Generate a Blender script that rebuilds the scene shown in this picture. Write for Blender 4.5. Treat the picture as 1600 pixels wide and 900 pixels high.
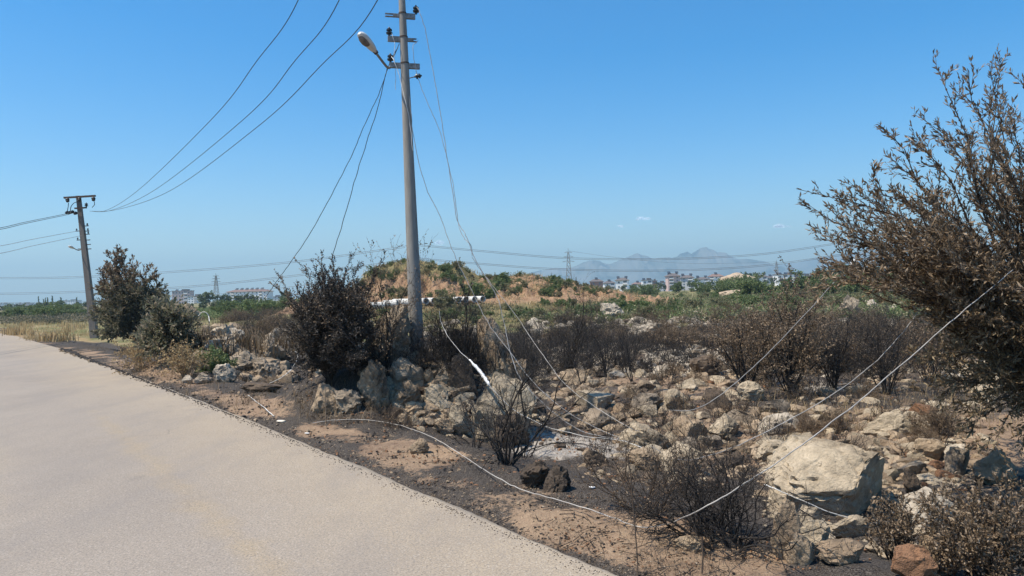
import bpy, math, random
import numpy as np
from mathutils import Vector, Matrix, Quaternion

# ------------------------------------------------------------------ camera, sky, sun
for o in list(bpy.data.objects): bpy.data.objects.remove(o)
S = bpy.context.scene
C = S.collection
R = math.radians
F = 1180.0; CAMZ = 1.8
PITCH = math.atan(9/F); ROLL = R(1.36)
_f = Vector((0, math.cos(PITCH), math.sin(PITCH))); _zc = Vector((0, -math.sin(PITCH), math.cos(PITCH)))
_r = Vector((1,0,0))*math.cos(ROLL) - _zc*math.sin(ROLL)
_u = Vector((1,0,0))*math.sin(ROLL) + _zc*math.cos(ROLL)
cd = bpy.data.cameras.new("camera"); cam = bpy.data.objects.new("camera", cd); C.objects.link(cam)
cam.matrix_world = Matrix(((_r.x,_u.x,-_f.x,0),(_r.y,_u.y,-_f.y,0),(_r.z,_u.z,-_f.z,CAMZ),(0,0,0,1)))
cd.sensor_width = 36; cd.lens = 36*F/1600; cd.clip_start = 0.1; cd.clip_end = 30000
S.camera = cam

SUN_EL = R(62); SUN_AZ = math.atan2(-1.0, -0.38)
SD = Vector((math.sin(SUN_AZ)*math.cos(SUN_EL), math.cos(SUN_AZ)*math.cos(SUN_EL), math.sin(SUN_EL)))
w = bpy.data.worlds.new("World"); S.world = w; w.use_nodes = True
nt = w.node_tree; nt.nodes.clear()
sky = nt.nodes.new('ShaderNodeTexSky'); sky.sky_type = 'NISHITA'; sky.sun_disc = False
sky.sun_elevation = SUN_EL; sky.sun_rotation = SUN_AZ
sky.air_density = 1.0; sky.dust_density = 0.6; sky.ozone_density = 2.2; sky.altitude = 50
hs = nt.nodes.new('ShaderNodeHueSaturation'); hs.inputs['Saturation'].default_value = 1.60
bg = nt.nodes.new('ShaderNodeBackground'); bg.inputs['Strength'].default_value = 0.132
wo = nt.nodes.new('ShaderNodeOutputWorld')
nt.links.new(sky.outputs[0], hs.inputs['Color']); nt.links.new(hs.outputs[0], bg.inputs['Color']); nt.links.new(bg.outputs[0], wo.inputs['Surface'])
ld = bpy.data.lights.new("sun", 'SUN'); ld.energy = 5.0; ld.angle = R(0.53); ld.color = (1, .915, .775)
sun = bpy.data.objects.new("sun", ld); C.objects.link(sun)
sun.rotation_mode = 'QUATERNION'; sun.rotation_quaternion = SD.to_track_quat('Z', 'Y'); sun.location = (0,0,50)
S.view_settings.view_transform = 'Standard'; S.view_settings.look = 'None'
S.view_settings.exposure = 0.50; S.view_settings.gamma = 1.0

# ------------------------------------------------------------------ helpers
rng = np.random.default_rng(7); RN = random.Random(5)
def sm(a, b, x):
    t = np.clip((x-a)/(b-a), 0, 1); return t*t*(3-2*t)
def _h(ix, iy, iz, seed):
    n = (ix.astype(np.int64)*374761393 + iy.astype(np.int64)*668265263 + iz.astype(np.int64)*2147483647 + seed*1274126177) & 0xffffffff
    n = ((n ^ (n >> 13))*1274126177) & 0xffffffff
    n = ((n ^ (n >> 16))*2246822519) & 0xffffffff
    return ((n ^ (n >> 15)) & 0xffff)/65535.0*2-1
def vnoise(x, y, z=None, seed=0):
    x = np.asarray(x, float); y = np.asarray(y, float)
    z = np.zeros_like(x) if z is None else np.asarray(z, float)
    ix, iy, iz = np.floor(x), np.floor(y), np.floor(z)
    fx, fy, fz = x-ix, y-iy, z-iz
    fx = fx*fx*(3-2*fx); fy = fy*fy*(3-2*fy); fz = fz*fz*(3-2*fz)
    r = 0
    for dz in ((0, 1) if np.any(z) else (0,)):
        a = _h(ix, iy, iz+dz, seed)*(1-fx)+_h(ix+1, iy, iz+dz, seed)*fx
        b = _h(ix, iy+1, iz+dz, seed)*(1-fx)+_h(ix+1, iy+1, iz+dz, seed)*fx
        v = a*(1-fy)+b*fy
        r = r + v*((1-fz) if dz == 0 else fz) if np.any(z) else v
    return r
def fbm(x, y, z=None, o=4, seed=0, g=.5):
    r = 0; a = 1; f = 1
    for i in range(o):
        r = r + a*vnoise(np.asarray(x)*f, np.asarray(y)*f, None if z is None else np.asarray(z)*f, seed+i*17)
        a *= g; f *= 2.03
    return r

def ray(px, py):
    a = (px-800)/F; b = (450-py)/F
    return _f + _r*a + _u*b
def W(px, py, d):
    return Vector((0,0,CAMZ)) + ray(px, py)*d

# road edge and terrain -------------------------------------------------------
EY = np.array([-60, 0, 4.78, 10.8, 20, 29.3, 44, 60, 90, 300, 3000.])
EX = np.array([46, 3.95, .62, -3.62, -10.35, -17.3, -28.9, -42.5, -70, -270, -2900.])
def side(X, Y): return (X-np.interp(Y, EY, EX))*.81
POLE = W(652, 556, 12.6)
PILE = (W(372, 545, 20.5).x, 20.5)
def H(X, Y):
    X = np.asarray(X, float); Y = np.asarray(Y, float)
    s = side(X, Y)
    z = -.40*sm(1.25, 2.7, s) + .16*sm(4, 9, s) + .1*sm(10, 30, s)
    z = z + .12*fbm(X*.28, Y*.28, o=3, seed=3)*sm(1.0, 3.5, s)
    z = z + .35*sm(16, 60, Y)*sm(3, 20, s)*fbm(X*.06, Y*.06, o=2, seed=9)
    z = z + (POLE.z+.22)*np.exp(-(((X-POLE.x-.1)/1.15)**2+((Y-POLE.y-.1)/1.0)**2))*1.15
    z = z + .45*np.exp(-(((X-POLE.x+1.3)/1.0)**2+((Y-POLE.y)/.9)**2))
    z = z + .55*np.exp(-(((X-POLE.x-1.3)/.9)**2+((Y-POLE.y-.2)/.9)**2))
    z = z + .95*np.exp(-(((X-PILE[0])/1.9)**2+((Y-PILE[1])/1.3)**2))
    rr = X/np.maximum(Y, 5)
    z = z + 2.6*sm(60, 190, Y)*sm(.12, .5, rr) + .7*sm(60, 200, Y)*sm(.0, .25, rr)
    z = z*sm(-.2, 1.0, s) + (-.045+.045*sm(.05, .45, s))*(1-sm(.3, 1.2, s))
    return z
TS = 2.0*1.018**np.arange(0, 420)
def Gv(px, py):
    px = np.atleast_1d(np.asarray(px, float)); py = np.atleast_1d(np.asarray(py, float))
    a = (px-800)/F; b = (450-py)/F
    D = np.array(_f)[None]+a[:, None]*np.array(_r)[None]+b[:, None]*np.array(_u)[None]
    if len(px) < 80:
        Q_ = D[:, None, :]*TS[None, :, None]; dz = CAMZ+Q_[..., 2]-H(Q_[..., 0], Q_[..., 1]); hit = dz <= 0; ok = hit.any(1)
        k = np.maximum(hit.argmax(1), 1); ii = np.arange(len(px)); a_, b_ = dz[ii, k-1], dz[ii, k]
        T = TS[k-1]+(TS[k]-TS[k-1])*a_/(a_-b_+1e-9); P = D*T[:, None]; P[:, 2] = H(P[:, 0], P[:, 1]); return P, T, ok
    T = np.full(len(px), np.nan); pt = TS[0]; pd = None
    for t in TS:
        if t > 700: break
        P = D*t; dz = CAMZ+P[:, 2]-H(P[:, 0], P[:, 1])
        if pd is not None:
            m = np.isnan(T) & (dz <= 0)
            T[m] = pt+(t-pt)*(pd[m]/(pd[m]-dz[m]+1e-9))
        pt = t; pd = dz
    ok = ~np.isnan(T); P = D*np.nan_to_num(T, nan=100.)[:, None]
    P[:, 2] = H(P[:, 0], P[:, 1])
    return P, T, ok
def G(px, py):
    P, T, ok = Gv([px], [py])
    return Vector(P[0]), float(T[0])

# mesh helpers ----------------------------------------------------------------
def mesh_np(name, V, FA, mat=None, smooth=False, sharp=None, attrs=None):
    """V (n,3); FA list of (m,k) index arrays"""
    me = bpy.data.meshes.new(name)
    V = np.asarray(V, np.float32)
    if isinstance(FA, np.ndarray): FA = [FA]
    me.vertices.add(len(V)); me.vertices.foreach_set('co', V.ravel())
    li = np.concatenate([f.ravel() for f in FA]).astype(np.int32)
    ls = []; st = 0
    for f in FA:
        ls.append(st+np.arange(len(f))*f.shape[1]); st += f.size
    ls = np.concatenate(ls).astype(np.int32)
    me.loops.add(len(li)); me.loops.foreach_set('vertex_index', li)
    me.polygons.add(len(ls)); me.polygons.foreach_set('loop_start', ls)
    me.update(calc_edges=True); me.validate()
    if smooth: me.polygons.foreach_set('use_smooth', np.ones(len(me.polygons), bool))
    if smooth and sharp: me.set_sharp_from_angle(angle=R(sharp))
    for k, v in (attrs or {}).items():
        at = me.attributes.new(k, 'FLOAT', 'POINT'); at.data.foreach_set('value', np.asarray(v, np.float32))
    if mat: me.materials.append(mat)
    return me
def obj(name, me, parent=None, loc=None):
    o = bpy.data.objects.new(name, me); C.objects.link(o)
    if parent: o.parent = parent
    if loc is not None: o.location = loc
    return o
def tag(o, label=None, cat=None, group=None, kind=None):
    if label: o['label'] = label
    if cat: o['category'] = cat
    if group: o['group'] = group
    if kind: o['kind'] = kind
    return o
def empty(name, loc, label, cat, group=None):
    return tag(obj(name, None, loc=loc), label, cat, group)
def copy_thing(o, loc, rz=0, sc=1, label=None, group=None):
    c = o.copy(); C.objects.link(c); c.location = loc; c.rotation_euler = (0, 0, rz)
    c.scale = (sc, sc, sc) if not hasattr(sc, '__len__') else sc
    if label: c['label'] = label
    if group: c['group'] = group
    for ch in list(o.children):
        d = ch.copy(); C.objects.link(d); d.parent = c; d.matrix_parent_inverse = ch.matrix_parent_inverse.copy()
        for g in list(ch.children):
            e = g.copy(); C.objects.link(e); e.parent = d
    return c
class MB:
    """collects geometry for one mesh object"""
    def __init__(s): s.v = []; s.f = []
    def box(s, c, size, rot=None):
        c = Vector(c); n = len(s.v); q = rot or Quaternion()
        for dx in (-.5, .5):
            for dy in (-.5, .5):
                for dz in (-.5, .5):
                    s.v.append(c+q@Vector((dx*size[0], dy*size[1], dz*size[2])))
        for f in ((0,1,3,2),(4,6,7,5),(0,4,5,1),(2,3,7,6),(0,2,6,4),(1,5,7,3)): s.f.append([n+i for i in f])
        return s
    def rod(s, a, b, r0, r1=None, n=8, cap=True):
        a = Vector(a); b = Vector(b); r1 = r0 if r1 is None else r1
        d = (b-a).normalized(); x = d.orthogonal().normalized(); y = d.cross(x); k = len(s.v)
        for p, r in ((a, r0), (b, r1)):
            for i in range(n):
                t = 2*math.pi*i/n; s.v.append(p+x*(r*math.cos(t))+y*(r*math.sin(t)))
        for i in range(n): s.f.append([k+i, k+(i+1) % n, k+n+(i+1) % n, k+n+i])
        if cap: s.f.append([k+n-1-i for i in range(n)]); s.f.append([k+n+i for i in range(n)])
        return s
    def lathe(s, a, d, prof, n=12):
        """prof: (along, radius) list"""
        a = Vector(a); d = Vector(d).normalized(); x = d.orthogonal().normalized(); y = d.cross(x); k = len(s.v)
        for h, r in prof:
            for i in range(n):
                t = 2*math.pi*i/n; s.v.append(a+d*h+x*(r*math.cos(t))+y*(r*math.sin(t)))
        for j in range(len(prof)-1):
            for i in range(n): s.f.append([k+j*n+i, k+j*n+(i+1) % n, k+(j+1)*n+(i+1) % n, k+(j+1)*n+i])
        s.f.append([k+n-1-i for i in range(n)]); s.f.append([k+(len(prof)-1)*n+i for i in range(n)])
        return s
    def build(s, name, mat, parent=None, smooth=False, loc=None):
        me = bpy.data.meshes.new(name); me.from_pydata([tuple(v) for v in s.v], [], s.f); me.update()
        me.materials.append(mat)
        if smooth:
            me.polygons.foreach_set('use_smooth', [True]*len(me.polygons)); me.set_sharp_from_angle(angle=R(40))
        return obj(name, me, parent, loc)
def spline(pts, n=8):
    P = [Vector(p) for p in pts]; out = []
    Q = [P[0]*2-P[1]]+P+[P[-1]*2-P[-2]]
    for i in range(1, len(Q)-2):
        for j in range(n):
            t = j/n; a, b, c, d = Q[i-1], Q[i], Q[i+1], Q[i+2]
            out.append(.5*((2*b)+(c-a)*t+(2*a-5*b+4*c-d)*t*t+(3*b-a-3*c+d)*t**3))
    out.append(P[-1]); return out
def tube_np(path, r, n=6):
    P = np.array([tuple(p) for p in path]); T = np.gradient(P, axis=0); T /= np.linalg.norm(T, axis=1)[:, None]+1e-9
    up = np.array([0.13, .3, .94]); X = np.cross(T, up); X /= np.linalg.norm(X, axis=1)[:, None]+1e-9; Y = np.cross(T, X)
    rr = np.broadcast_to(np.asarray(r, float), (len(P),))
    V = []
    for i in range(n):
        t = 2*math.pi*i/n; V.append(P+(X*math.cos(t)+Y*math.sin(t))*rr[:, None])
    V = np.stack(V, 1).reshape(-1, 3)
    m = len(P); j, i = np.meshgrid(np.arange(m-1), np.arange(n), indexing='ij')
    F4 = np.stack([j*n+i, j*n+(i+1) % n, (j+1)*n+(i+1) % n, (j+1)*n+i], -1).reshape(-1, 4)
    return V, F4
def tube(name, pts, r, mat, parent=None, n=6, sp=8):
    V, f = tube_np(spline(pts, sp) if sp else [Vector(p) for p in pts], r, n)
    return obj(name, mesh_np(name, V, f, mat, True), parent)

# materials -------------------------------------------------------------------
class NT:
    def __init__(s, name, rough=.9, spec=.3):
        m = bpy.data.materials.new(name); m.use_nodes = True; s.m = m; s.t = m.node_tree
        s.b = s.t.nodes['Principled BSDF']; s.b.inputs['Roughness'].default_value = rough
        s.b.inputs['Specular IOR Level'].default_value = spec
        s.tc = s.t.nodes.new('ShaderNodeTexCoord'); s.co = s.tc.outputs['Object']
    def l(s, a, b): s.t.links.new(a, b)
    def geo(s): g = s.t.nodes.new('ShaderNodeNewGeometry'); s.co = g.outputs['Position']; return g
    def noise(s, sc, det=4, rough=.55, co=None, scale3=None, dist=0):
        n = s.t.nodes.new('ShaderNodeTexNoise'); n.inputs['Scale'].default_value = sc
        n.inputs['Detail'].default_value = det; n.inputs['Roughness'].default_value = rough; n.inputs['Distortion'].default_value = dist
        co = co or s.co
        if scale3:
            mp = s.t.nodes.new('ShaderNodeMapping'); mp.inputs['Scale'].default_value = scale3; s.l(co, mp.inputs[0]); co = mp.outputs[0]
        s.l(co, n.inputs['Vector']); return n.outputs[0]
    def vor(s, sc, feat='F1', out='Distance'):
        n = s.t.nodes.new('ShaderNodeTexVoronoi'); n.feature = feat; n.inputs['Scale'].default_value = sc; s.l(s.co, n.inputs['Vector']); return n.outputs[out]
    def ramp(s, v, stops):
        n = s.t.nodes.new('ShaderNodeValToRGB'); e = n.color_ramp.elements
        while len(e) < len(stops): e.new(.5)
        for i, (p, c) in enumerate(stops):
            e[i].position = p; e[i].color = (c, c, c, 1) if not hasattr(c, '__len__') else (*c, 1)
        s.l(v, n.inputs[0]); return n.outputs[0]
    def mix(s, f, a, b, mode='MIX'):
        n = s.t.nodes.new('ShaderNodeMix'); n.data_type = 'RGBA'; n.blend_type = mode
        for k, v in ((0, f), (6, a), (7, b)):
            if hasattr(v, 'is_output'): s.l(v, n.inputs[k])
            elif k == 0: n.inputs[0].default_value = v
            else: n.inputs[k].default_value = (*v, 1)
        return n.outputs[2]
    def math(s, op, a, b=0., clamp=False):
        n = s.t.nodes.new('ShaderNodeMath'); n.operation = op; n.use_clamp = clamp
        for k, v in ((0, a), (1, b)):
            if hasattr(v, 'is_output'): s.l(v, n.inputs[k])
            else: n.inputs[k].default_value = v
        return n.outputs[0]
    def attr(s, name):
        n = s.t.nodes.new('ShaderNodeAttribute'); n.attribute_name = name; return n.outputs['Fac']
    def rand(s):
        return s.t.nodes.new('ShaderNodeObjectInfo').outputs['Random']
    def color(s, v):
        if hasattr(v, 'is_output'): s.l(v, s.b.inputs['Base Color'])
        else: s.b.inputs['Base Color'].default_value = (*v, 1)
    def bump(s, v, st=.5, dist=.02):
        n = s.t.nodes.new('ShaderNodeBump'); n.inputs['Strength'].default_value = st; n.inputs['Distance'].default_value = dist
        s.l(v, n.inputs['Height']); s.l(n.outputs[0], s.b.inputs['Normal'])

def m_plain(name, c, c2=None, sc=8, rough=.8, spec=.3, bump=0, metal=0, scale3=None):
    M = NT(name, rough, spec)
    c2 = c2 or tuple(x*.75 for x in c)
    n = M.noise(sc, 5, scale3=scale3)
    M.color(M.mix(M.ramp(n, [(.35, 0.), (.65, 1.)]), c, c2))
    if bump: M.bump(n, .5, bump)
    M.b.inputs['Metallic'].default_value = metal
    return M.m
def m_leaf(name, c1, c2, c3, trans=.25):
    M = NT(name, .62, .35); v = M.attr('var')
    col = M.ramp(v, [(0, c1), (.55, c2), (1, c3)])
    r = M.rand(); col = M.mix(M.math('MULTIPLY', r, .35), col, M.mix(1, col, (.45, .42, .4), 'MULTIPLY'))
    M.color(col)
    t = M.t.nodes.new('ShaderNodeBsdfTranslucent'); M.l(col, t.inputs[0])
    mx = M.t.nodes.new('ShaderNodeMixShader'); mx.inputs[0].default_value = trans
    out = M.t.nodes['Material Output']; M.l(M.b.outputs[0], mx.inputs[1]); M.l(t.outputs[0], mx.inputs[2]); M.l(mx.outputs[0], out.inputs['Surface'])
    return M.m
def m_rock(name, c1, c2, soot=.5, sc=1.0):
    M = NT(name, .93, .2)
    r = M.rand(); ad = M.t.nodes.new('ShaderNodeVectorMath'); ad.operation = 'ADD'
    cb = M.t.nodes.new('ShaderNodeCombineXYZ'); k = M.math('MULTIPLY', r, 37.)
    M.l(k, cb.inputs[0]); M.l(k, cb.inputs[2]); M.l(M.co, ad.inputs[0]); M.l(cb.outputs[0], ad.inputs[1]); M.co = ad.outputs[0]
    big = M.noise(1.6*sc, 5, .6, dist=.6); mid = M.noise(6*sc, 6, .65); fine = M.noise(34*sc, 5, .7)
    col = M.mix(M.ramp(big, [(.38, 0.), (.62, 1.)]), c1, c2)
    col = M.mix(M.ramp(mid, [(.3, .55), (.62, 0.)]), col, tuple(x*.42 for x in c2))
    so = M.math('ADD', M.noise(2.2*sc, 6, .7), M.math('MULTIPLY', M.math('SUBTRACT', r, .5), .22))
    col = M.mix(M.ramp(so, [(.66-.3*soot, 0.), (.80-.3*soot, .85)]), col, (.05, .042, .036))
    col = M.mix(M.ramp(fine, [(.32, .45), (.55, 0.)]), col, tuple(x*.35 for x in c1))
    M.color(col)
    crack = M.ramp(M.vor(3.2*sc, 'DISTANCE_TO_EDGE'), [(0, 0.), (.05, 1.)])
    h = M.math('ADD', M.math('MULTIPLY', mid, 1.2), M.math('MULTIPLY', fine, .45))
    h = M.math('ADD', h, M.math('MULTIPLY', crack, .12))
    M.bump(h, .9, .06)
    return M.m
ROCK = {
 'cream': m_rock('limestone_cream', (.56, .46, .33), (.39, .31, .215), .3),
 'grey': m_rock('limestone_grey', (.45, .365, .27), (.31, .245, .18), .42),
 'tan': m_rock('limestone_tan', (.47, .36, .245), (.33, .24, .16), .34),
 'sooty': m_rock('limestone_sooty', (.21, .155, .11), (.115, .085, .062), .6),
 'orange': m_rock('limestone_orange', (.36, .19, .10), (.27, .15, .09), .15),
 'pale': m_rock('limestone_pale', (.62, .53, .41), (.42, .35, .27), .36),
}
M_CONC = m_plain('concrete_grey', (.30, .28, .25), (.225, .21, .19), 5, .9, .2, .004, scale3=(3, 3, .5))
M_CONC2 = m_plain('concrete_weathered', (.20, .175, .155), (.15, .135, .12), 4, .9, .2, .004, scale3=(3, 3, .4))
M_STEEL = m_plain('galvanised_steel', (.30, .29, .28), (.17, .15, .13), 25, .55, .5, 0, .35)
M_RUST = m_plain('rusty_steel', (.12, .075, .055), (.06, .045, .04), 30, .8, .3)
M_BLACK = m_plain('black_rubber', (.012, .012, .014), (.02, .02, .02), 20, .35, .5)
M_WIREDARK = m_plain('wire_dark', (.05, .05, .055), (.035, .035, .04), 10, .5, .5)
M_WIREGREY = m_plain('wire_grey', (.34, .33, .32), (.22, .21, .20), 9, .5, .5)
M_WIREWHITE = m_plain('wire_white', (.72, .70, .66), (.5, .47, .42), 7, .6, .4)
M_WIRELIGHT = m_plain('wire_light', (.44, .41, .37), (.32, .29, .26), 7, .6, .4)
M_WIREFAR = m_plain('wire_aluminium', (.14, .15, .17), (.12, .13, .15), 1, .5, .5)
M_LAMP = m_plain('lamp_housing', (.62, .61, .58), (.5, .49, .46), 12, .45, .5)
M_LENS = m_plain('lamp_glass', (.16, .14, .13), (.10, .09, .085), 12, .2, .6)
M_CHAR = m_plain('charred_bark', (.022, .019, .018), (.05, .043, .038), 18, .85, .25)
M_BARK = m_plain('brown_bark', (.12, .085, .06), (.065, .05, .04), 18, .9, .2)
M_BARKPALE = m_plain('pale_dry_twig', (.34, .25, .165), (.22, .16, .11), 18, .9, .2)
L_SCORCH_LIT = m_leaf('scorched_and_lit_leaf', (.10, .07, .045), (.23, .16, .10), (.44, .33, .22), .3)  # also colours the sunlit side of the big dark bush
L_RIGHT = m_leaf('scorched_olive_leaf', (.11, .075, .045), (.25, .172, .10), (.50, .39, .28), .35)
L_WARM = m_leaf('scorched_golden_leaf', (.12, .08, .042), (.27, .185, .095), (.52, .40, .24), .35)
L_DARK = m_leaf('burnt_and_shaded_leaf', (.028, .026, .025), (.062, .054, .046), (.20, .155, .115), .1)  # also colours the shaded side of the big dark bush
L_OLIVE = m_leaf('olive_green_leaf', (.12, .125, .075), (.20, .19, .12), (.34, .28, .21), .45)
L_GREEN = m_leaf('green_leaf', (.10, .145, .05), (.17, .225, .085), (.27, .30, .13), .35)
L_FARGREEN = m_leaf('far_green_leaf', (.075, .10, .045), (.115, .15, .065), (.19, .21, .10), .3)
L_SAGE = m_leaf('sage_leaf', (.17, .175, .09), (.25, .24, .125), (.36, .31, .18), .35)
L_STRAW = m_leaf('straw_blade', (.30, .20, .10), (.46, .33, .16), (.60, .46, .25), .3)
L_DEADGRASS = m_leaf('burnt_grass_blade', (.06, .045, .03), (.16, .11, .065), (.30, .21, .12), .2)

# ground material
def m_ground():
    M = NT('burnt_soil', .97, .12); M.geo()
    n1 = M.noise(.9, 6, .6, dist=.4); n2 = M.noise(4.5, 6, .65); n3 = M.noise(22, 5, .7); n4 = M.noise(95, 3, .7)
    soil = M.mix(M.ramp(n1, [(.4, 0.), (.62, 1.)]), (.30, .205, .135), (.165, .105, .074))
    soil = M.mix(M.ramp(n3, [(.35, .0), (.7, .6)]), soil, (.44, .33, .22))
    soil = M.mix(M.ramp(n4, [(.36, .6), (.5, 0.)]), soil, (.10, .07, .05))
    straw = M.mix(n3, (.36, .26, .13), (.24, .18, .09))
    soil = M.mix(M.attr('straw'), soil, straw)
    bn = M.math('ADD', M.math('ADD', M.math('MULTIPLY', n2, .45), M.math('MULTIPLY', n3, .6)), M.math('MULTIPLY', M.math('SUBTRACT', n1, .55), .6))
    bf = M.math('ADD', bn, M.math('SUBTRACT', M.attr('burn'), .5))
    black = M.mix(M.ramp(n4, [(.42, 0.), (.68, 1.)]), (.014, .013, .013), (.15, .135, .12))
    col = M.mix(M.ramp(bf, [(.47, 0.), (.56, .93)]), soil, black)
    af = M.math('ADD', M.math('ADD', M.math('MULTIPLY', n2, .9), M.math('MULTIPLY', n3, .5)), M.math('SUBTRACT', M.attr('ash'), .86))
    ash = M.mix(M.ramp(n4, [(.35, 0.), (.6, 1.)]), (.12, .11, .10), (.54, .48, .41))
    col = M.mix(M.ramp(af, [(.44, 0.), (.66, .92)]), col, ash)
    gr = M.mix(M.ramp(M.noise(.35, 6, .65), [(.4, 0.), (.62, 1.)]), (.12, .125, .05), (.26, .205, .11))
    gf = M.math('ADD', M.noise(.12, 5, .6), M.math('SUBTRACT', M.attr('green'), .5))
    col = M.mix(M.ramp(gf, [(.42, 0.), (.55, 1.)]), col, gr)
    M.color(col)
    h = M.math('ADD', M.math('MULTIPLY', n3, .6), M.math('MULTIPLY', n4, .3)); h = M.math('ADD', h, n2)
    M.bump(h, .9, .035)
    return M.m
def m_road():
    M = NT('worn_asphalt', .88, .25); M.geo()
    n1 = M.noise(.35, 5, .6); n2 = M.noise(2.2, 6, .6); n3 = M.noise(60, 3, .75); vor = M.vor(115, 'F1', 'Color')
    sep = M.t.nodes.new('ShaderNodeSeparateColor'); M.l(vor, sep.inputs[0])
    base = M.mix(M.ramp(n1, [(.35, 0.), (.65, 1.)]), (.325, .274, .222), (.285, .24, .195))
    dust = M.mix(M.ramp(n2, [(.3, 0.), (.7, 1.)]), (.385, .312, .225), (.335, .273, .203))
    df = M.math('ADD', M.attr('dust'), M.math('MULTIPLY', M.math('SUBTRACT', n2, .5), .7), True)
    col = M.mix(M.ramp(df, [(.2, 0.), (.8, 1.)]), base, dust)
    col = M.mix(M.ramp(M.math('ADD', M.attr('strip'), M.math('MULTIPLY', M.math('SUBTRACT', n2, .5), 1.2)), [(.45, 0.), (.95, .55)]), col, (.36, .275, .17))
    col = M.mix(M.ramp(sep.outputs[0], [(.0, .5), (.32, 0.)]), col, (.12, .11, .10))
    col = M.mix(M.ramp(sep.outputs[1], [(.8, 0.), (1, .42)]), col, (.54, .49, .43))
    col = M.mix(M.ramp(n3, [(.38, .6), (.52, 0.)]), col, (.14, .125, .11))
    col = M.mix(M.ramp(M.noise(.8, 5, .65, scale3=(1.3, .35, 1)), [(.36, .32), (.52, 0.)]), col, (.20, .18, .165))
    # tyre-darkened oil spots and hairline cracks
    col = M.mix(M.ramp(M.noise(1.1, 3, .5), [(.70, 0.), (.76, .35)]), col, (.15, .135, .12))
    M.co = M.t.nodes['Geometry'].outputs['Position']
    dn = M.t.nodes.new('ShaderNodeTexNoise'); dn.inputs['Scale'].default_value = 1.5; M.l(M.co, dn.inputs['Vector'])
    ad = M.t.nodes.new('ShaderNodeVectorMath'); ad.operation = 'ADD'; M.l(M.co, ad.inputs[0]); M.l(dn.outputs['Color'], ad.inputs[1]); M.co = ad.outputs[0]
    ce = M.vor(.33, 'DISTANCE_TO_EDGE'); ck = M.ramp(ce, [(0, 1.), (.006, 0.)])
    col = M.mix(M.math('MULTIPLY', ck, M.ramp(n1, [(.56, 0.), (.68, .4)])), col, (.07, .065, .06))
    M.color(col); M.bump(M.math('ADD', n3, M.math('MULTIPLY', sep.outputs[0], .8)), .5, .006)
    return M.m

# ------------------------------------------------------------------ ground sheet
def axis(lo, hi, step, far_lo, far_hi, g):
    a = list(np.arange(lo, hi, step)); s = step; x = a[-1]
    while x < far_hi: s *= g; x += s; a.append(x)
    s = step; x = a[0]; b = []
    while x > far_lo: s *= g; x -= s; b.append(x)
    return np.array(b[::-1]+a)
gx = axis(-5, 7, .036, -9000, 9000, 1.05); gy = axis(3.6, 11, .036, -3000, 9500, 1.035)
GX, GY = np.meshgrid(gx, gy, indexing='xy')
s_ = side(GX, GY)
near = np.exp(-np.maximum(GY-14, 0)/14)*(GY > -5)
micro = (.030*fbm(GX*2.3, GY*2.3, o=3, seed=21)+.016*fbm(GX*9, GY*9, o=2, seed=31))
GZ = H(GX, GY) + micro*np.clip(near, .15, 1)*sm(.1, 1.0, s_) + .012*fbm(GX*2.2, GY*2.2, o=5, seed=5, g=.62)*(1-sm(.4, 1.0, s_))*sm(.1, .4, s_)
rr_ = GX/np.maximum(GY, 5)
burn = .74+.12*fbm(GX*.35, GY*.35, o=3, seed=71)
burn = np.where(s_ < 1.2, .56+.42*np.exp(-((s_-.02)/.17)**2)-.10*np.exp(-((s_-.62)/.38)**2)+.20*fbm(GX*.9, GY*.9, o=3, seed=77), burn)
burn = burn+.30*sm(.95, 1.5, s_)*(1-sm(2.5, 3.4, s_))
burn = burn-.10*sm(3.5, 6, s_)*(1-sm(15, 26, GY))*sm(-.02, .12, rr_)+.1*sm(22, 34, GY)
burn = burn - .12*(1-sm(1.0, 1.6, s_))*sm(9, 14, GY)+.22*(sm(.5, 1.0, s_)*(1-sm(1.0, 1.5, s_))*sm(8, 11, GY))
def blob(px, py, rx, ry, k=1, th=0):
    p, _ = G(px, py); dx = GX-p.x; dy = GY-p.y
    a = dx*math.cos(th)+dy*math.sin(th); b = -dx*math.sin(th)+dy*math.cos(th)
    return k*np.exp(-((a/rx)**2+(b/ry)**2)**1.5)
ash = blob(905, 702, 1.2, 1.2, .8)+blob(855, 690, .9, .9, .5)+blob(960, 752, .5, .6, .55)+blob(1230, 600, 2.6, 1.3, .62)+blob(1370, 612, 1.8, .9, .45)
ash = ash+blob(1045, 790, .7, .5, .45)+blob(690, 650, .7, .5, .5)+blob(1150, 850, .7, .4, .4)+blob(740, 715, 1.0, .6, .35)+blob(1500, 635, 1.6, .9, .5)+blob(1560, 895, .5, .3, .6)
burn = burn-blob(1480, 665, 1.7, 1.4, .32)-blob(1010, 590, 2.0, 1.5, .2)-blob(860, 835, .6, .5, .2)-blob(640, 700, .9, .5, .22)
green = sm(33, 50, GY)*sm(1.5, 6, s_)
green = np.where(GX < -5, sm(26, 40, GY)*sm(2, 6, s_), green)
straw = np.exp(-((s_-2.5)/3.5)**2)*sm(38, 46, GY)
burn = burn-.5*straw
nx, ny = len(gx), len(gy)
jj, ii = np.meshgrid(np.arange(ny-1), np.arange(nx-1), indexing='ij')
GF = np.stack([jj*nx+ii, jj*nx+ii+1, (jj+1)*nx+ii+1, (jj+1)*nx+ii], -1).reshape(-1, 4)
V = np.stack([GX, GY, GZ], -1).reshape(-1, 3)
ground = obj('ground', mesh_np('ground', V, GF, m_ground(), True, attrs={'burn': burn.ravel(), 'ash': np.clip(ash, 0, 1).ravel(), 'green': green.ravel(), 'straw': straw.ravel()}))
tag(ground, 'burnt red-brown soil with patches of white ash', kind='structure')

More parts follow.
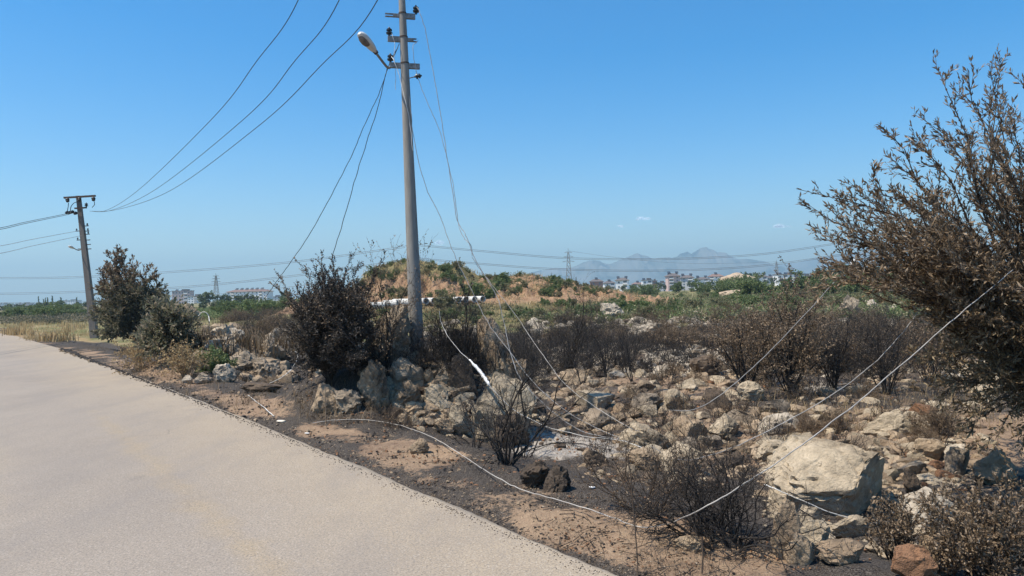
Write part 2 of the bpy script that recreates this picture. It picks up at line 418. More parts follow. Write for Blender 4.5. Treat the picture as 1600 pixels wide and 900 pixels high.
# road
ry = np.concatenate([np.arange(-30, 2, 1.), np.arange(2, 20, .03), 20*1.01**np.arange(0, 260)])
rs = np.array([-.03, 0, .04, .1, .2, .35, .5, .7, .9, 1.1, 1.4, 1.7, 2.1, 2.6, 3.1, 3.6, 4.2, 5, 6, 7, 7.6])
RS, RY = np.meshgrid(rs, ry, indexing='xy')
RX = np.interp(RY, EY, EX)-(RS-.02)/.81
RX = RX + (RS < .03)*(.022*fbm(RY*1.1, RY*0, o=6, seed=8, g=.7))
RZ = np.where(RS < -.01, -.06, 0.0)
nx, ny = len(rs), len(ry)
jj, ii = np.meshgrid(np.arange(ny-1), np.arange(nx-1), indexing='ij')
RF = np.stack([jj*nx+ii, (jj+1)*nx+ii, (jj+1)*nx+ii+1, jj*nx+ii+1], -1).reshape(-1, 4)
dust = np.clip(1.05-RS/2.4, 0, 1)+.40*np.exp(-((RS-3.3)/.5)**2)-.25*np.exp(-((RS-2.6)/.4)**2)-.25*np.exp(-((RS-4.6)/.5)**2)+.2*fbm(RX*.4, RY*.15, o=4, seed=91)
strip = np.exp(-((RS-1.62)/.16)**2)*sm(18, 9, RY)*1.1
rd = obj('road', mesh_np('road', np.stack([RX, RY, RZ+0*RX], -1).reshape(-1, 3), RF, m_road(), attrs={'dust': dust.ravel(), 'strip': strip.ravel()}))
tag(rd, 'pale dusty asphalt road running away to the left', kind='structure')

# ------------------------------------------------------------------ mountains, haze, clouds
def profile_mesh(name, prof, depth, thick, seed, mat, label):
    px = np.linspace(prof[0][0], prof[-1][0], 320)
    py = np.interp(px, [p[0] for p in prof], [p[1] for p in prof])
    top = np.array([tuple(W(a, b, depth)) for a, b in zip(px, py)])
    rows = 26; Vs = []
    for j in range(rows):
        t = j/(rows-1); k = 1-abs(t*2-1)**1.25
        yy = depth-thick+thick*1.6*t
        ridge = 1-.28*np.abs(fbm(px*.05, np.full_like(px, t*6), o=3, seed=seed))*(1 if t != .5 else 0)*(1-abs(k-1)*0)
        zz = (top[:, 2]+top[:, 2]*.018*fbm(px*.12, px*0, o=3, seed=seed+5))*k*np.where(k > .97, 1, ridge)
        Vs.append(np.stack([top[:, 0]*(1 if t <= .5 else 1), np.full_like(px, yy)+thick*.06*fbm(px*.03, np.full_like(px, j), o=2, seed=seed+2), np.where(k < .01, -5, zz)], -1))
    V = np.concatenate(Vs); n = len(px)
    jj, ii = np.meshgrid(np.arange(rows-1), np.arange(n-1), indexing='ij')
    FF = np.stack([jj*n+ii, jj*n+ii+1, (jj+1)*n+ii+1, (jj+1)*n+ii], -1).reshape(-1, 4)
    return tag(obj(name, mesh_np(name, V, FF, mat, True)), label, kind='structure')
M_MT = m_plain('mountain_rock', (.22, .20, .18), (.07, .08, .06), .004, .95, .1, 0)
profile_mesh('mountain', [(760, 455), (800, 434), (830, 426), (860, 420), (890, 419), (905, 412), (925, 407), (938, 411), (948, 413), (962, 408), (978, 401), (990, 397), (1002, 399), (1012, 405), (1030, 404), (1048, 402), (1058, 397), (1066, 395), (1072, 399), (1080, 393), (1088, 388), (1096, 387), (1106, 391), (1112, 395), (1124, 396), (1136, 404), (1160, 406), (1180, 409), (1195, 414), (1215, 420), (1240, 426), (1300, 440), (1330, 455)], 5200, 700, 4, M_MT, 'hazy blue mountain with a jagged summit on the horizon')
profile_mesh('mountain_range', [(1130, 450), (1180, 420), (1200, 414), (1230, 411), (1260, 404), (1300, 397), (1350, 394), (1420, 396), (1500, 399), (1600, 396), (1750, 402), (2000, 420), (2100, 450)], 6700, 900, 14, M_MT, 'fainter far mountain range fading into haze at right')
profile_mesh('coast_headland', [(1170, 452), (1220, 432), (1250, 414), (1262, 404), (1275, 408), (1300, 425), (1330, 432), (1420, 450)], 6000, 500, 24, M_MT, 'small hazy headland right of the jagged mountain')

hz = MB(); hz.box((0, 3400, 200-2.5), (24000, 8600, 405)); hzo = hz.build('haze', NT('haze_air').m)
hm = hzo.data.materials[0]; ht = hm.node_tree; ht.nodes.clear()
vo = ht.nodes.new('ShaderNodeVolumePrincipled'); vo.inputs['Density'].default_value = .000295; vo.inputs['Color'].default_value = (.58, .86, 1, 1); vo.inputs['Anisotropy'].default_value = .15
oo = ht.nodes.new('ShaderNodeOutputMaterial'); ht.links.new(vo.outputs[0], oo.inputs['Volume'])
tag(hzo, 'pale blue summer haze over the plain', kind='stuff')

def m_cloud():
    M = NT('cloud_white', 1, 0); M.color((.85, .85, .86))
    lw = M.t.nodes.new('ShaderNodeLayerWeight'); lw.inputs[0].default_value = .35
    tr = M.t.nodes.new('ShaderNodeBsdfTransparent'); mx = M.t.nodes.new('ShaderNodeMixShader')
    f = M.ramp(M.math('SUBTRACT', 1., lw.outputs['Facing']), [(.2, 0.), (1, .20)])
    M.l(f, mx.inputs[0]); M.l(tr.outputs[0], mx.inputs[1]); tl = M.t.nodes.new('ShaderNodeBsdfTranslucent'); tl.inputs[0].default_value = (.9, .9, .92, 1); ad = M.t.nodes.new('ShaderNodeAddShader'); M.l(M.b.outputs[0], ad.inputs[0]); M.l(tl.outputs[0], ad.inputs[1]); M.l(ad.outputs[0], mx.inputs[2]); M.l(mx.outputs[0], M.t.nodes['Material Output'].inputs['Surface'])
    return M.m
MC = m_cloud()
def ico(sub):
    import bmesh
    bm = bmesh.new(); bmesh.ops.create_icosphere(bm, subdivisions=sub, radius=1)
    V = np.array([v.co[:] for v in bm.verts]); Fc = np.array([[v.index for v in f.verts] for f in bm.faces]); bm.free()
    return V, Fc
ICO = {k: ico(k) for k in (1, 2, 3, 4, 5)}
def cloud(px, py, wpx, hpx, seed, label):
    D = 12000; c = W(px, py, D); k = D/F; r = np.random.default_rng(seed); Vs = []; Fs = []; n = 0
    V0, F0 = ICO[3]
    for i in range(9):
        o = np.array([(r.random()-.5)*wpx*.75, (r.random()-.5)*wpx*.6, (r.random()-.35)*hpx*.5]); sc = np.array([wpx*.22, wpx*.22, hpx*.36])*(.5+r.random()*.6)
        V = V0*(1+.25*fbm(V0[:, 0]*1.5+i, V0[:, 1]*1.5, V0[:, 2]*1.5+9, o=3, seed=seed)[:, None])
        Vs.append((V*sc+o)*k); Fs.append(F0+n); n += len(V)
    o = obj('cloud', mesh_np('cloud', np.concatenate(Vs), np.concatenate(Fs), MC, True), loc=c)
    tag(o, label, 'cloud', 'small fair-weather clouds')
cloud(686, 380, 20, 9, 1, 'tiny white cloud just right of the near utility pole')
cloud(1222, 354, 36, 8, 2, 'small flat white cloud above the mountains at right')
cloud(1006, 342, 24, 7, 3, 'faint wispy cloud above the jagged mountain')
cloud(968, 354, 12, 4, 4, 'faintest wisp of cloud left of the one above the jagged mountain')

# ------------------------------------------------------------------ plants
def leaf_mesh(name, P, D, L, mat, seed=0, wid=.34, flat=0):
    """P pos, D direction, L length arrays -> folded two-triangle leaves"""
    r = np.random.default_rng(seed); n = len(P)
    P = np.asarray(P, float); D = np.asarray(D, float); D = D/(np.linalg.norm(D, axis=1)[:, None]+1e-9); L = np.asarray(L, float)
    Rv = r.normal(size=(n, 3)); Sd = np.cross(D, Rv); Sd /= np.linalg.norm(Sd, axis=1)[:, None]+1e-9
    N = np.cross(D, Sd)
    hw = (L*wid*(.7+.6*r.random(n)))[:, None]*.5
    base = P; tip = P+D*L[:, None]+N*(L*.12)[:, None]
    mid = P+D*(L*.5)[:, None]-N*hw*.35
    V = np.stack([base, mid+Sd*hw, tip, mid-Sd*hw], 1).reshape(-1, 3)
    b = np.arange(n)*4
    T = np.concatenate([np.stack([b, b+1, b+2], -1), np.stack([b, b+2, b+3], -1)])
    var = np.repeat(r.random(n), 4)
    return mesh_np(name, V, T, mat, attrs={'var': var})
def seg_mesh(name, A, B, r0, r1, mat, n=3):
    A = np.asarray(A, float); B = np.asarray(B, float); r0 = np.asarray(r0)[:, None]; r1 = np.asarray(r1)[:, None]
    D = B-A; D /= np.linalg.norm(D, axis=1)[:, None]+1e-9
    up = np.where(np.abs(D[:, 2:3]) > .9, np.array([[1., 0, 0]]), np.array([[0, 0, 1.]]))
    X = np.cross(D, up); X /= np.linalg.norm(X, axis=1)[:, None]+1e-9; Y = np.cross(D, X)
    V = []
    for P, r in ((A, r0), (B, r1)):
        for i in range(n):
            t = 2*math.pi*i/n; V.append(P+X*r*math.cos(t)+Y*r*math.sin(t))
    V = np.stack(V, 1).reshape(-1, 3); b = np.arange(len(A))*2*n
    FF = np.concatenate([np.stack([b+i, b+(i+1) % n, b+n+(i+1) % n, b+n+i], -1) for i in range(n)])
    return mesh_np(name, V, FF, mat, True)
class Plant:
    def __init__(s, seed): s.r = random.Random(seed); s.A = []; s.B = []; s.r0 = []; s.r1 = []; s.lp = []; s.ld = []; s.ll = []
    def grow(s, p, d, L, rad, lv, P):
        """P: dict steps, bend, up, kids[lv], spread, ratio, leaf(length), lden[lv]"""
        r = s.r; n = P.get('steps', 5); st = L/n; d = d.normalized(); rr = rad
        kids = P['kids'][lv] if lv < len(P['kids']) else 0
        pts = []
        for i in range(n):
            d = (d+Vector((r.gauss(0, 1), r.gauss(0, 1), r.gauss(0, 1)))*P.get('bend', .15)+Vector((0, 0, 1))*P.get('up', .05)).normalized()
            q = p+d*st; r2 = max(rad*(1-(i+1)/n*P.get('taper', .6)), .0012)
            s.A.append(p[:]); s.B.append(q[:]); s.r0.append(rr); s.r1.append(r2)
            pts.append((p.copy(), q.copy(), d.copy(), r2)); p = q; rr = r2
            ld = P['lden'][lv] if lv < len(P['lden']) else 0
            for k in range(int(ld*st+r.random())):
                t = r.random(); ld_ = (d*P.get('lfwd', .8)+Vector((r.gauss(0, 1), r.gauss(0, 1), r.gauss(0, 1)))*.55)
                s.lp.append((pts[-1][0]*(1-t)+pts[-1][1]*t)[:]); s.ld.append(ld_[:]); s.ll.append(P['leaf']*(.6+.8*r.random()))
        for k in range(kids):
            i = min(n-1, int(n*(P.get('first', .25)+(1-P.get('first', .25))*(k+r.random())/kids)))
            a, b, dd, r2 = pts[i]; o = dd.orthogonal().normalized(); o.rotate(Quaternion(dd, r.random()*6.283))
            sp = P.get('spread', .9)*(.6+.8*r.random())
            s.grow(a.lerp(b, r.random()), (dd+o*sp).normalized(), L*P.get('ratio', .55)*(.7+.6*r.random())*(1-.35*i/n), r2*P.get('rratio', .6), lv+1, P)
    def build(s, name, label, cat, group, barkmat, leafmat, loc=(0, 0, 0), branch='branches', crown='foliage', wid=.34):
        t = empty(name, loc, label, cat, group)
        obj(branch, seg_mesh(branch, s.A, s.B, s.r0, s.r1, barkmat), t)
        if s.lp and leafmat: obj(crown, leaf_mesh(crown, s.lp, s.ld, s.ll, leafmat, 3, wid), t)
        return t
def shrub(seed, stems, h, spread, P, rad=.012):
    pl = Plant(seed); r = pl.r
    for i in range(stems):
        a = r.random()*6.283; k = spread*(.2+.8*r.random())
        pl.grow(Vector((math.cos(a)*.06*stems**.3*k, math.sin(a)*.06*stems**.3*k, -.03)), Vector((math.cos(a)*k, math.sin(a)*k, 1)), h*(.7+.4*r.random()), rad*(.7+.6*r.random()), 0, P)
    return pl
BARE = dict(steps=6, bend=.16, up=.06, kids=[5, 4, 3], spread=.75, ratio=.55, leaf=.03, lden=[0, 0, 0, 0], first=.2)
SCOR = dict(steps=5, bend=.15, up=.05, kids=[6, 5, 2], spread=.8, ratio=.5, leaf=.04, lden=[0, 12, 50, 60], first=.25)
GREN = dict(steps=4, bend=.18, up=.03, kids=[7, 6], spread=1.0, ratio=.5, leaf=.085, lden=[8, 35, 50], first=.15)
BARE2 = dict(BARE); BARE2['lden'] = [0, 2, 8, 14]; BARE2['leaf'] = .025
HIDE = Vector((0, -60, 0))     # prototypes are moved to their first real place before use
protos = {}
def proto(key, builder): protos.setdefault(key, []).append([builder, False])
def place(key, loc, rz, sc, label=None, group=None):
    lst = protos[key]; e = lst[RN.randrange(len(lst))]
    if not e[1]:
        o = e[0]; e[1] = True; o.location = loc; o.rotation_euler = (0, 0, rz); o.scale = (sc, sc, sc) if not hasattr(sc, '__len__') else sc
        if label: o['label'] = label
        if group: o['group'] = group
        return o
    return copy_thing(e[0], loc, rz, sc, label, group)
for i in range(4):
    proto('bare', shrub(100+i, 5+i*3, 1.0, .55+.3*i, dict(BARE2, bend=.14+.05*i, kids=[4+i, 4, 3]), .012-.0015*i).build('burnt_shrub', 'x', 'shrub', 'burnt shrubs', M_CHAR, L_DARK))
for i in range(3):
    proto('bare_stem', shrub(140+i, 4, 1.25, .45, BARE, .016).build('burnt_sapling', 'x', 'shrub', 'burnt saplings', M_CHAR, None))
for i in range(4):
    proto('scorch', shrub(200+i, 7+i*3, 1.0, .6+.25*i, dict(SCOR, bend=.12+.05*i, kids=[5+i, 5, 2]), .012).build('scorched_shrub', 'x', 'shrub', 'scorched shrubs', M_BARK, L_SCORCH_LIT))
for i in range(4):
    proto('green', shrub(300+i, 9, .85, 1.1, GREN, .012).build('green_shrub', 'x', 'shrub', 'green shrubs', M_BARK, L_GREEN, wid=.55))
for i in range(3):
    proto('sage', shrub(340+i, 10, .8, 1.0, GREN, .012).build('sage_shrub', 'x', 'shrub', 'sage shrubs', M_BARK, L_SAGE, wid=.5))
FART = dict(steps=5, bend=.15, up=.03, kids=[9, 7, 3], spread=1.1, ratio=.45, leaf=.42, lden=[0, 2.5, 6, 8], first=.3)
for i in range(3):
    pl = Plant(400+i); pl.grow(Vector((0, 0, -.2)), Vector((.03, 0, 1)), 4.2, .16, 0, FART)
    proto('fartree', pl.build('green_tree', 'x', 'tree', 'far green trees', M_BARK, L_FARGREEN, branch='trunk', crown='crown', wid=.7))
CYP = dict(steps=8, bend=.03, up=.3, kids=[34, 4], spread=.5, ratio=.16, leaf=.35, lden=[0, 10, 12], first=.05)
pl = Plant(450); pl.grow(Vector((0, 0, -.2)), Vector((0, 0, 1)), 6, .12, 0, CYP)
proto('cypress', pl.build('cypress_tree', 'x', 'tree', 'far cypress trees', M_BARK, L_FARGREEN, branch='trunk', crown='crown', wid=.6))

# blades of grass collected into stuff meshes
def blades(name, P, h, mat, label, n_per=9, seed=1, spread=.06, wid=.012, lean=.5):
    r = np.random.default_rng(seed); P = np.repeat(np.asarray(P), n_per, 0); n = len(P); hh = np.repeat(np.asarray(h), n_per)*(.5+.8*r.random(n))
    P = P+np.stack([r.normal(size=n)*spread, r.normal(size=n)*spread, np.zeros(n)], -1)
    a = r.random(n)*6.283; lean = lean*r.random(n)
    D = np.stack([np.cos(a)*lean, np.sin(a)*lean, np.ones(n)], -1)
    S1 = np.stack([-np.sin(a), np.cos(a), 0*a], -1)*(wid*hh/.3)[:, None]
    mid = P+D*hh[:, None]*.5; tip = P+D*hh[:, None]*np.array([1.35, 1.35, .95])
    V = np.stack([P-S1, P+S1, mid+S1*.7, mid-S1*.7, tip], 1).reshape(-1, 3); b = np.arange(n)*5
    q = np.stack([b, b+1, b+2, b+3], -1); t = np.stack([b+3, b+2, b+4], -1)
    o = obj(name, mesh_np(name, V, [q, t], mat, attrs={'var': np.repeat(r.random(n), 5)}))
    return tag(o, label, 'grass', kind='stuff')

# ------------------------------------------------------------------ the two utility poles
def insulator(name, parent, base, d, s=1.0):
    m = MB(); m.lathe(base, d, [(0, .018*s), (.03*s, .02*s), (.035*s, .05*s), (.06*s, .055*s), (.065*s, .03*s), (.085*s, .03*s), (.09*s, .048*s), (.115*s, .046*s), (.13*s, .02*s), (.15*s, .012*s)], 12)
    return m.build(name, M_BLACK, parent, True)
D0 = 12.6
pb = POLE.copy(); pb.z -= .25
ptop_in = W(628, 0, D0); axis_p = (ptop_in-POLE).normalized(); ptop = POLE+axis_p*8.6
pole = empty('utility_pole', (POLE.x, POLE.y, POLE.z), 'tall tapered grey concrete utility pole with a street lamp, standing among the boulders', 'utility pole')
def L(v): return Vector(v)-POLE
def rad_at(h): return .124-.0115*h
sh = MB(); prof = [(-.4+i*.45, rad_at(-.4+i*.45)) for i in range(21)]
sh.lathe((0, 0, 0), axis_p, prof, 28); sh.build('shaft', M_CONC, pole, True)
def pz(py): # point of the pole axis at pixel row
    a, b = POLE, ptop_in; t = (556-py)/556; return (a+(b-a)*t)-POLE
XR = Vector((1, .25, 0)).normalized()
pole_side = {}
for row, lw, rw, lk, rk in ((25, .25, .17, 'thin', 'box'), (62, .22, .17, 'box', 'thin'), (103, .20, .20, 'box', 'box')):
    c = pz(row); rr = rad_at(c.length)
    MB().lathe(c+axis_p*.035, axis_p, [(0, rr+.001), (0, rr+.008), (.018, rr+.008), (.018, rr+.001)], 24).build('band', M_RUST, pole, True)
    for sg, wd, kd in ((-1, lw, lk), (1, rw, rk)):
        m = MB(); q = Vector((1, 0, 0)).rotation_difference(XR)
        if kd == 'box': m.box(c+XR*sg*(rr+wd/2-.02), (wd, .06, .085), q)
        else:
            for dz in (-.022, .022): m.box(c+XR*sg*(rr+wd/2-.02)+Vector((0, 0, dz)), (wd, .045, .012), q)
            m.box(c+XR*sg*(rr+.05), (.1, .05, .05), q)
        m.build('bracket', M_STEEL, pole)
i1 = pz(25)+XR*.225+Vector((0, 0, .045)); insulator('insulator', pole, i1, (0, 0, 1))
i2 = pz(62)-XR*.235+Vector((0, 0, .045)); insulator('insulator', pole, i2, (0, 0, 1))
i3 = pz(103)-XR*.235+Vector((0, 0, .045)); insulator('insulator', pole, i3, (0, 0, 1))
i4 = W(652, 118, D0-.1)-POLE
# lamp
a0 = W(609, 106, D0-.02)-POLE; a1 = W(604, 104, D0-.1)-POLE; a2 = W(590, 86, D0-.35)-POLE; a3 = W(586, 80, D0-.42)-POLE
tube('lamp_arm', [a0, a1, a2, a3], .021, M_STEEL, pole, 10)
ax = ((W(565, 56, D0-.72)-POLE)-a3).normalized()
sidev = ax.cross(Vector((0, 0, 1))).normalized(); upv = sidev.cross(ax).normalized()
def loft(secs, n=20, start=Vector()):
    """secs: (along, halfwidth, up, down, offset)"""
    m = MB()
    for (h, hw, u_, d_, of) in secs:
        for i in range(n):
            t = 2*math.pi*i/n; c_, s_2 = math.cos(t), math.sin(t)
            m.v.append(start+ax*h+sidev*(hw*c_)+upv*((u_ if s_2 > 0 else d_)*s_2+of))
    for j in range(len(secs)-1):
        for i in range(n): m.f.append([j*n+i, j*n+(i+1) % n, (j+1)*n+(i+1) % n, (j+1)*n+i])
    m.f.append([n-1-i for i in range(n)]); m.f.append([(len(secs)-1)*n+i for i in range(n)]); return m
hd = loft([(-.03, .03, .03, .03, 0), (.02, .045, .04, .04, 0), (.06, .062, .05, .045, 0), (.14, .078, .062, .05, 0), (.24, .088, .07, .05, 0), (.33, .086, .07, .045, 0), (.40, .066, .055, .035, 0), (.43, .03, .03, .02, 0)], 24, a3).build('lamp_head', M_LAMP, pole, True)
ln = loft([(.185, .03, .004, .012, -.05), (.2, .055, .004, .022, -.046), (.25, .068, .004, .034, -.046), (.33, .066, .004, .032, -.043), (.385, .045, .004, .02, -.034), (.40, .02, .004, .008, -.03)], 20, a3).build('lens', M_LENS, hd, True)
MB().box(a3+ax*.0, (.07, .07, .07), Vector((1, 0, 0)).rotation_difference(ax)).build('lamp_clamp', M_RUST, pole)
# cross-arm above, where the three overhead wires end
cA = POLE+axis_p*8.35-POLE; LDIR = Vector((.35, .94, 0)).normalized(); XA = Vector((.94, -.2, 0)).normalized()
MB().box(cA, (1.9, .09, .09), Vector((1, 0, 0)).rotation_difference(XA)).build('crossarm', M_STEEL, pole)
top_ins = [cA+XA*k+Vector((0, 0, .05)) for k in (-.85, 0.0, .85)]
for q in top_ins: insulator('insulator', pole, q, (0, 0, 1), 1.3)

# far pole
D1 = 41.5
fb, _ = G(148, 528); D1 = (fb-Vector((0, 0, CAMZ))).dot(_f)
def Q(px, py, dd=0): return W(px, py, D1+dd)-fb
fp = empty('utility_pole', fb, 'leaning concrete utility pole with a steel crossarm at the far roadside', 'utility pole')
ft = Q(122.5, 306)
m = MB(); n_ = 10
for i in range(n_+1):
    t = i/n_; c = Q(148, 528)*(1-t)+ft*t; hw = (.205*(1-t)+.115*t); hd_ = hw*.8
    for sx, sy in ((-1, -1), (1, -1), (1, 1), (-1, 1)): m.v.append(c+Vector((sx*hw, sy*hd_, -.3 if i == 0 else 0)))
for i in range(n_):
    for k in range(4): m.f.append([i*4+k, i*4+(k+1) % 4, i*4+4+(k+1) % 4, i*4+4+k])
m.f.append([3, 2, 1, 0]); m.f.append([n_*4+k for k in range(4)]); m.build('shaft', M_CONC2, fp)
m = MB(); aL, aR = Q(100, 309, -.2), Q(149, 306, -.2); qd = Vector((1, 0, 0)).rotation_difference((aR-aL).normalized())
m.box((aL+aR)/2, ((aR-aL).length, .12, .11), qd).build('crossarm', M_RUST, fp)
m = MB(); m.box(Q(126, 325, -.25), (.75, .1, .09), qd).build('crossarm', M_RUST, fp)
for px, py, dx, dy in ((105, 310, 1, 6), (124, 309, 0, 6), (146, 308, 0, 6)):
    insulator('insulator', fp, Q(px, py, -.3), Q(px+dx, py+dy, -.45)-Q(px, py, -.3), 2.2)
for px, py in ((106, 332), (110, 332), (114, 331), (119, 333)):
    insulator('insulator', fp, Q(px+1.5, py-1, -.5), Q(px-3, py+1, -.7)-Q(px+1.5, py-1, -.5), 1.9)
insulator('insulator', fp, Q(135, 324, -.25), (0, 0, 1), 2)
for py, lf, rt in ((353, 0, 1), (361, 1, 1), (366, 0, 1), (375, 1, 1), (382, 0, 1), (389, 1, 1)):
    cx = 122.5+(py-306)/222*25.5
    if rt:
        MB().box(Q(cx+7, py, -.05), (.28, .05, .05), qd).build('bracket', M_RUST, fp)
        if py < 370: insulator('insulator', fp, Q(cx+8.5, py, -.05)+Vector((0, 0, .02)), (0, 0, 1), 1.1)
    if lf:
        MB().box(Q(cx-7, py, -.05), (.28, .05, .05), qd).build('bracket', M_RUST, fp)
        if py < 380: insulator('insulator', fp, Q(cx-9, py, -.05)+Vector((0, 0, .02)), (0, 0, 1), 1.0)
tube('lamp_arm', [Q(129, 389), Q(122, 391, -.2), Q(114, 387, -.5)], .03, M_STEEL, fp, 8)
ax = (Q(105, 383.5, -1.2)-Q(115, 388, -.5)).normalized(); sidev = ax.cross(Vector((0, 0, 1))).normalized(); upv = sidev.cross(ax).normalized()
loft([(-.03, .03, .03, .03, 0), (.06, .08, .05, .045, 0), (.2, .11, .08, .06, 0), (.40, .11, .08, .05, 0), (.5, .07, .05, .03, 0), (.52, .03, .03, .02, 0)], 16, Q(115, 388, -.5)).build('lamp_head', M_LAMP, fp, True)
tube('jumper_wire', [Q(107, 317, -.45), Q(106.5, 323, -.5), Q(105, 331, -.6)], .022, M_BLACK, fp, 6)
tube('jumper_wire', [Q(123, 315, -.45), Q(116, 317, -.6), Q(111, 323, -.6), Q(110, 331, -.6)], .022, M_BLACK, fp, 6)
tube('jumper_wire', [Q(147.5, 315, -.45), Q(147.5, 320, -.4), Q(144, 324, -.3)], .022, M_BLACK, fp, 6)

# ------------------------------------------------------------------ wires
def wire(pts, r, mat, label, group=None, cat='wire', n=6, name='overhead_wire', sp=10):
    if name.startswith('fallen'):
        q = np.array([tuple(p) for p in spline(pts, 10)]); s = np.arange(len(q))*.5+len(pts)*3.3
        q += np.stack([fbm(s, s*0, o=3, seed=1), fbm(s, s*0+5, o=3, seed=2), .6*fbm(s, s*0+9, o=3, seed=3)], -1)*.006
        V, f = tube_np(q, r*.88, n); return tag(obj(name, mesh_np(name, V, f, mat, True)), label, cat, group)
    o = tube(name, pts, r, mat, None, n, sp); return tag(o, label, cat, group)
# three overhead conductors between the poles
FARW = [Q(146, 331)+fb, Q(150, 330)+fb, Q(146, 330)+fb]
mids = [[(215, 298), (330, 187), (400, 97), (466, 0)], [(240, 298), (380, 187), (460, 96), (530, 0)], [(262, 300), (400, 200), (500, 104), (590, 0)]]
starts = [(165, 329), (172, 329), (180, 328)]
dlist = [[30, 20, 16.8, 14.8], [29, 18.5, 15.7, 13.9], [28, 18.5, 15, 13.0]]
for k, (nm) in enumerate(('leftmost', 'middle', 'rightmost')):
    pts = [W(140, 330, D1-.3), W(*starts[k], 38)]+[W(x, y, d) for (x, y), d in zip(mids[k], dlist[k])]+[POLE+top_ins[k]+Vector((0, 0, .15))]
    wire(pts, .009, M_WIREDARK, f'{nm} of the three dark overhead wires sweeping down to the far pole', 'overhead wires between the poles')
for k, (y0, px, y1, lb) in enumerate(((356, 104, 334, 'upper of two close wires running from the far pole\'s insulators off the left edge'), (358.5, 108, 335, 'lower of two close wires running from the far pole\'s insulators off the left edge'), (384, 126, 360, 'thin wire leaving the far pole\'s brackets to the left, above another'), (396, 128, 368, 'lowest thin wire leaving the far pole\'s brackets to the left'))):
    wire([W(px, y1, D1-.5), W((px-20)/2, (y0+y1)/2+1.5, D1-7), W(-20, y0+3, D1-14), W(-200, y0+14, D1-24)], .014 if k < 2 else .011, M_WIREGREY if k > 1 else M_WIREDARK, lb, 'wires leaving the far pole')
# broken wires hanging from the near pole
tI1 = POLE+i1+Vector((0, 0, .14)); tI2 = POLE+i2+Vector((0, 0, .14)); tI3 = POLE+i3+Vector((0, 0, .13))
def GP(px, py, up=.02): 
    p, _ = G(px, py); return p+Vector((0, 0, up))
def GD(px, py, back):
    p, t = G(px, py); return W(px, py, (p-Vector((0, 0, CAMZ))).dot(_f)-back)
def mix2(a, b, t): return a*(1-t)+b*t
def chain(pts, start=None, end=None):
    """pts: (px, py, depth)"""
    out = [W(*p) for p in pts]
    if start is not None: out = [start]+out
    if end is not None: out = out+[end]
    return out
wire([tI1, W(655, 18, 12.55), W(664, 45, 12.5), W(676, 110, 12.4), W(690, 190, 12.25), W(704, 280, 12.1), W(714, 342, 12), W(728, 368, 11.9), W(744, 408, 11.8), W(772, 455, 11.7), W(782, 480, 11.6), W(790, 515, 11.5), W(800, 560, 11.3), W(817, 597, 11.1), W(860, 640, 10.9), W(910, 674, 10.7), W(968, 686, 10.5)], .0065, M_WIREGREY, 'long broken wire drooping from the topmost right insulator of the near pole to the rocks', 'broken wires hanging from the near pole', name='fallen_wire')
wire([POLE+pz(62)+XR*.24, W(645, 75, 12.5), W(651, 112, 12.5), W(653, 122, 12.5), W(668, 160, 12.4), W(690, 215, 12.3), W(708, 290, 12.2), W(716, 350, 12.1), W(725, 372, 12), W(735, 382, 11.9), W(738, 400, 11.9)], .0055, M_WIREGREY, 'broken wire with a dangling black insulator just right of the near pole', 'broken wires hanging from the near pole', name='fallen_wire')
di = empty('dangling_insulator', W(652, 119, 12.5), 'small black insulator dangling on a wire beside the near pole', 'insulator')
insulator('insulator_body', di, Vector((-.05, 0, -.01)), (1, 0, .15), .85); MB().rod((-.05, 0, -.01), (-.13, 0, -.03), .008).build('pin', M_RUST, di)
wire([W(640, 150, 12.45), W(648, 225, 12.4), W(665, 290, 12.35), W(684, 330, 12.3), W(700, 372, 12.2), W(715, 410, 12.1), W(735, 450, 12), W(760, 500, 11.8), W(795, 548, 11.5), W(834, 598, 11.2), W(883, 641, 10.9), W(930, 668, 10.7), W(968, 684, 10.5)], .006, M_WIREGREY, 'thin broken wire leaving the near pole shaft and passing through the tall burnt sapling', 'broken wires hanging from the near pole', name='fallen_wire')
wire([tI3, W(616, 96, 12.42), W(624, 118, 12.4), W(634, 160, 12.35), W(640, 190, 12.38), W(645, 235, 12.42)], .006, M_WIREWHITE, 'white wire looping from the lamp bracket across the near pole shaft', None, name='fallen_wire')
wire([tI2, W(614, 58, 12.5), W(617, 70, 12.5), W(616, 90, 12.5), W(618, 110, 12.55), W(618, 140, 12.6)], .005, M_WIREWHITE, 'short pale wire hanging from the left insulator under the top bracket', None, name='fallen_wire')
wire([W(624, 68, 12.7), W(614, 88, 12.7), W(605, 108, 12.7), W(594, 142, 12.8), W(570, 195, 12.9), W(545, 252, 13), W(515, 310, 13.2), W(482, 368, 13.4), W(450, 415, 13.6), W(418, 460, 13.8), W(412, 466, 13.9)], .007, M_WIREDARK, 'dark slack wire running from the lamp bracket down left past the big dark bush', 'slack wires left of the near pole', name='fallen_wire')
wire([W(622, 74, 12.7), W(605, 110, 12.7), W(592, 162, 12.8), W(572, 225, 13), W(552, 290, 13.2), W(535, 350, 13.5), W(522, 392, 13.8), W(517, 410, 14)], .007, M_WIREDARK, 'dark slack wire running from the lamp bracket steeply down into the big dark bush', 'slack wires left of the near pole', name='fallen_wire')
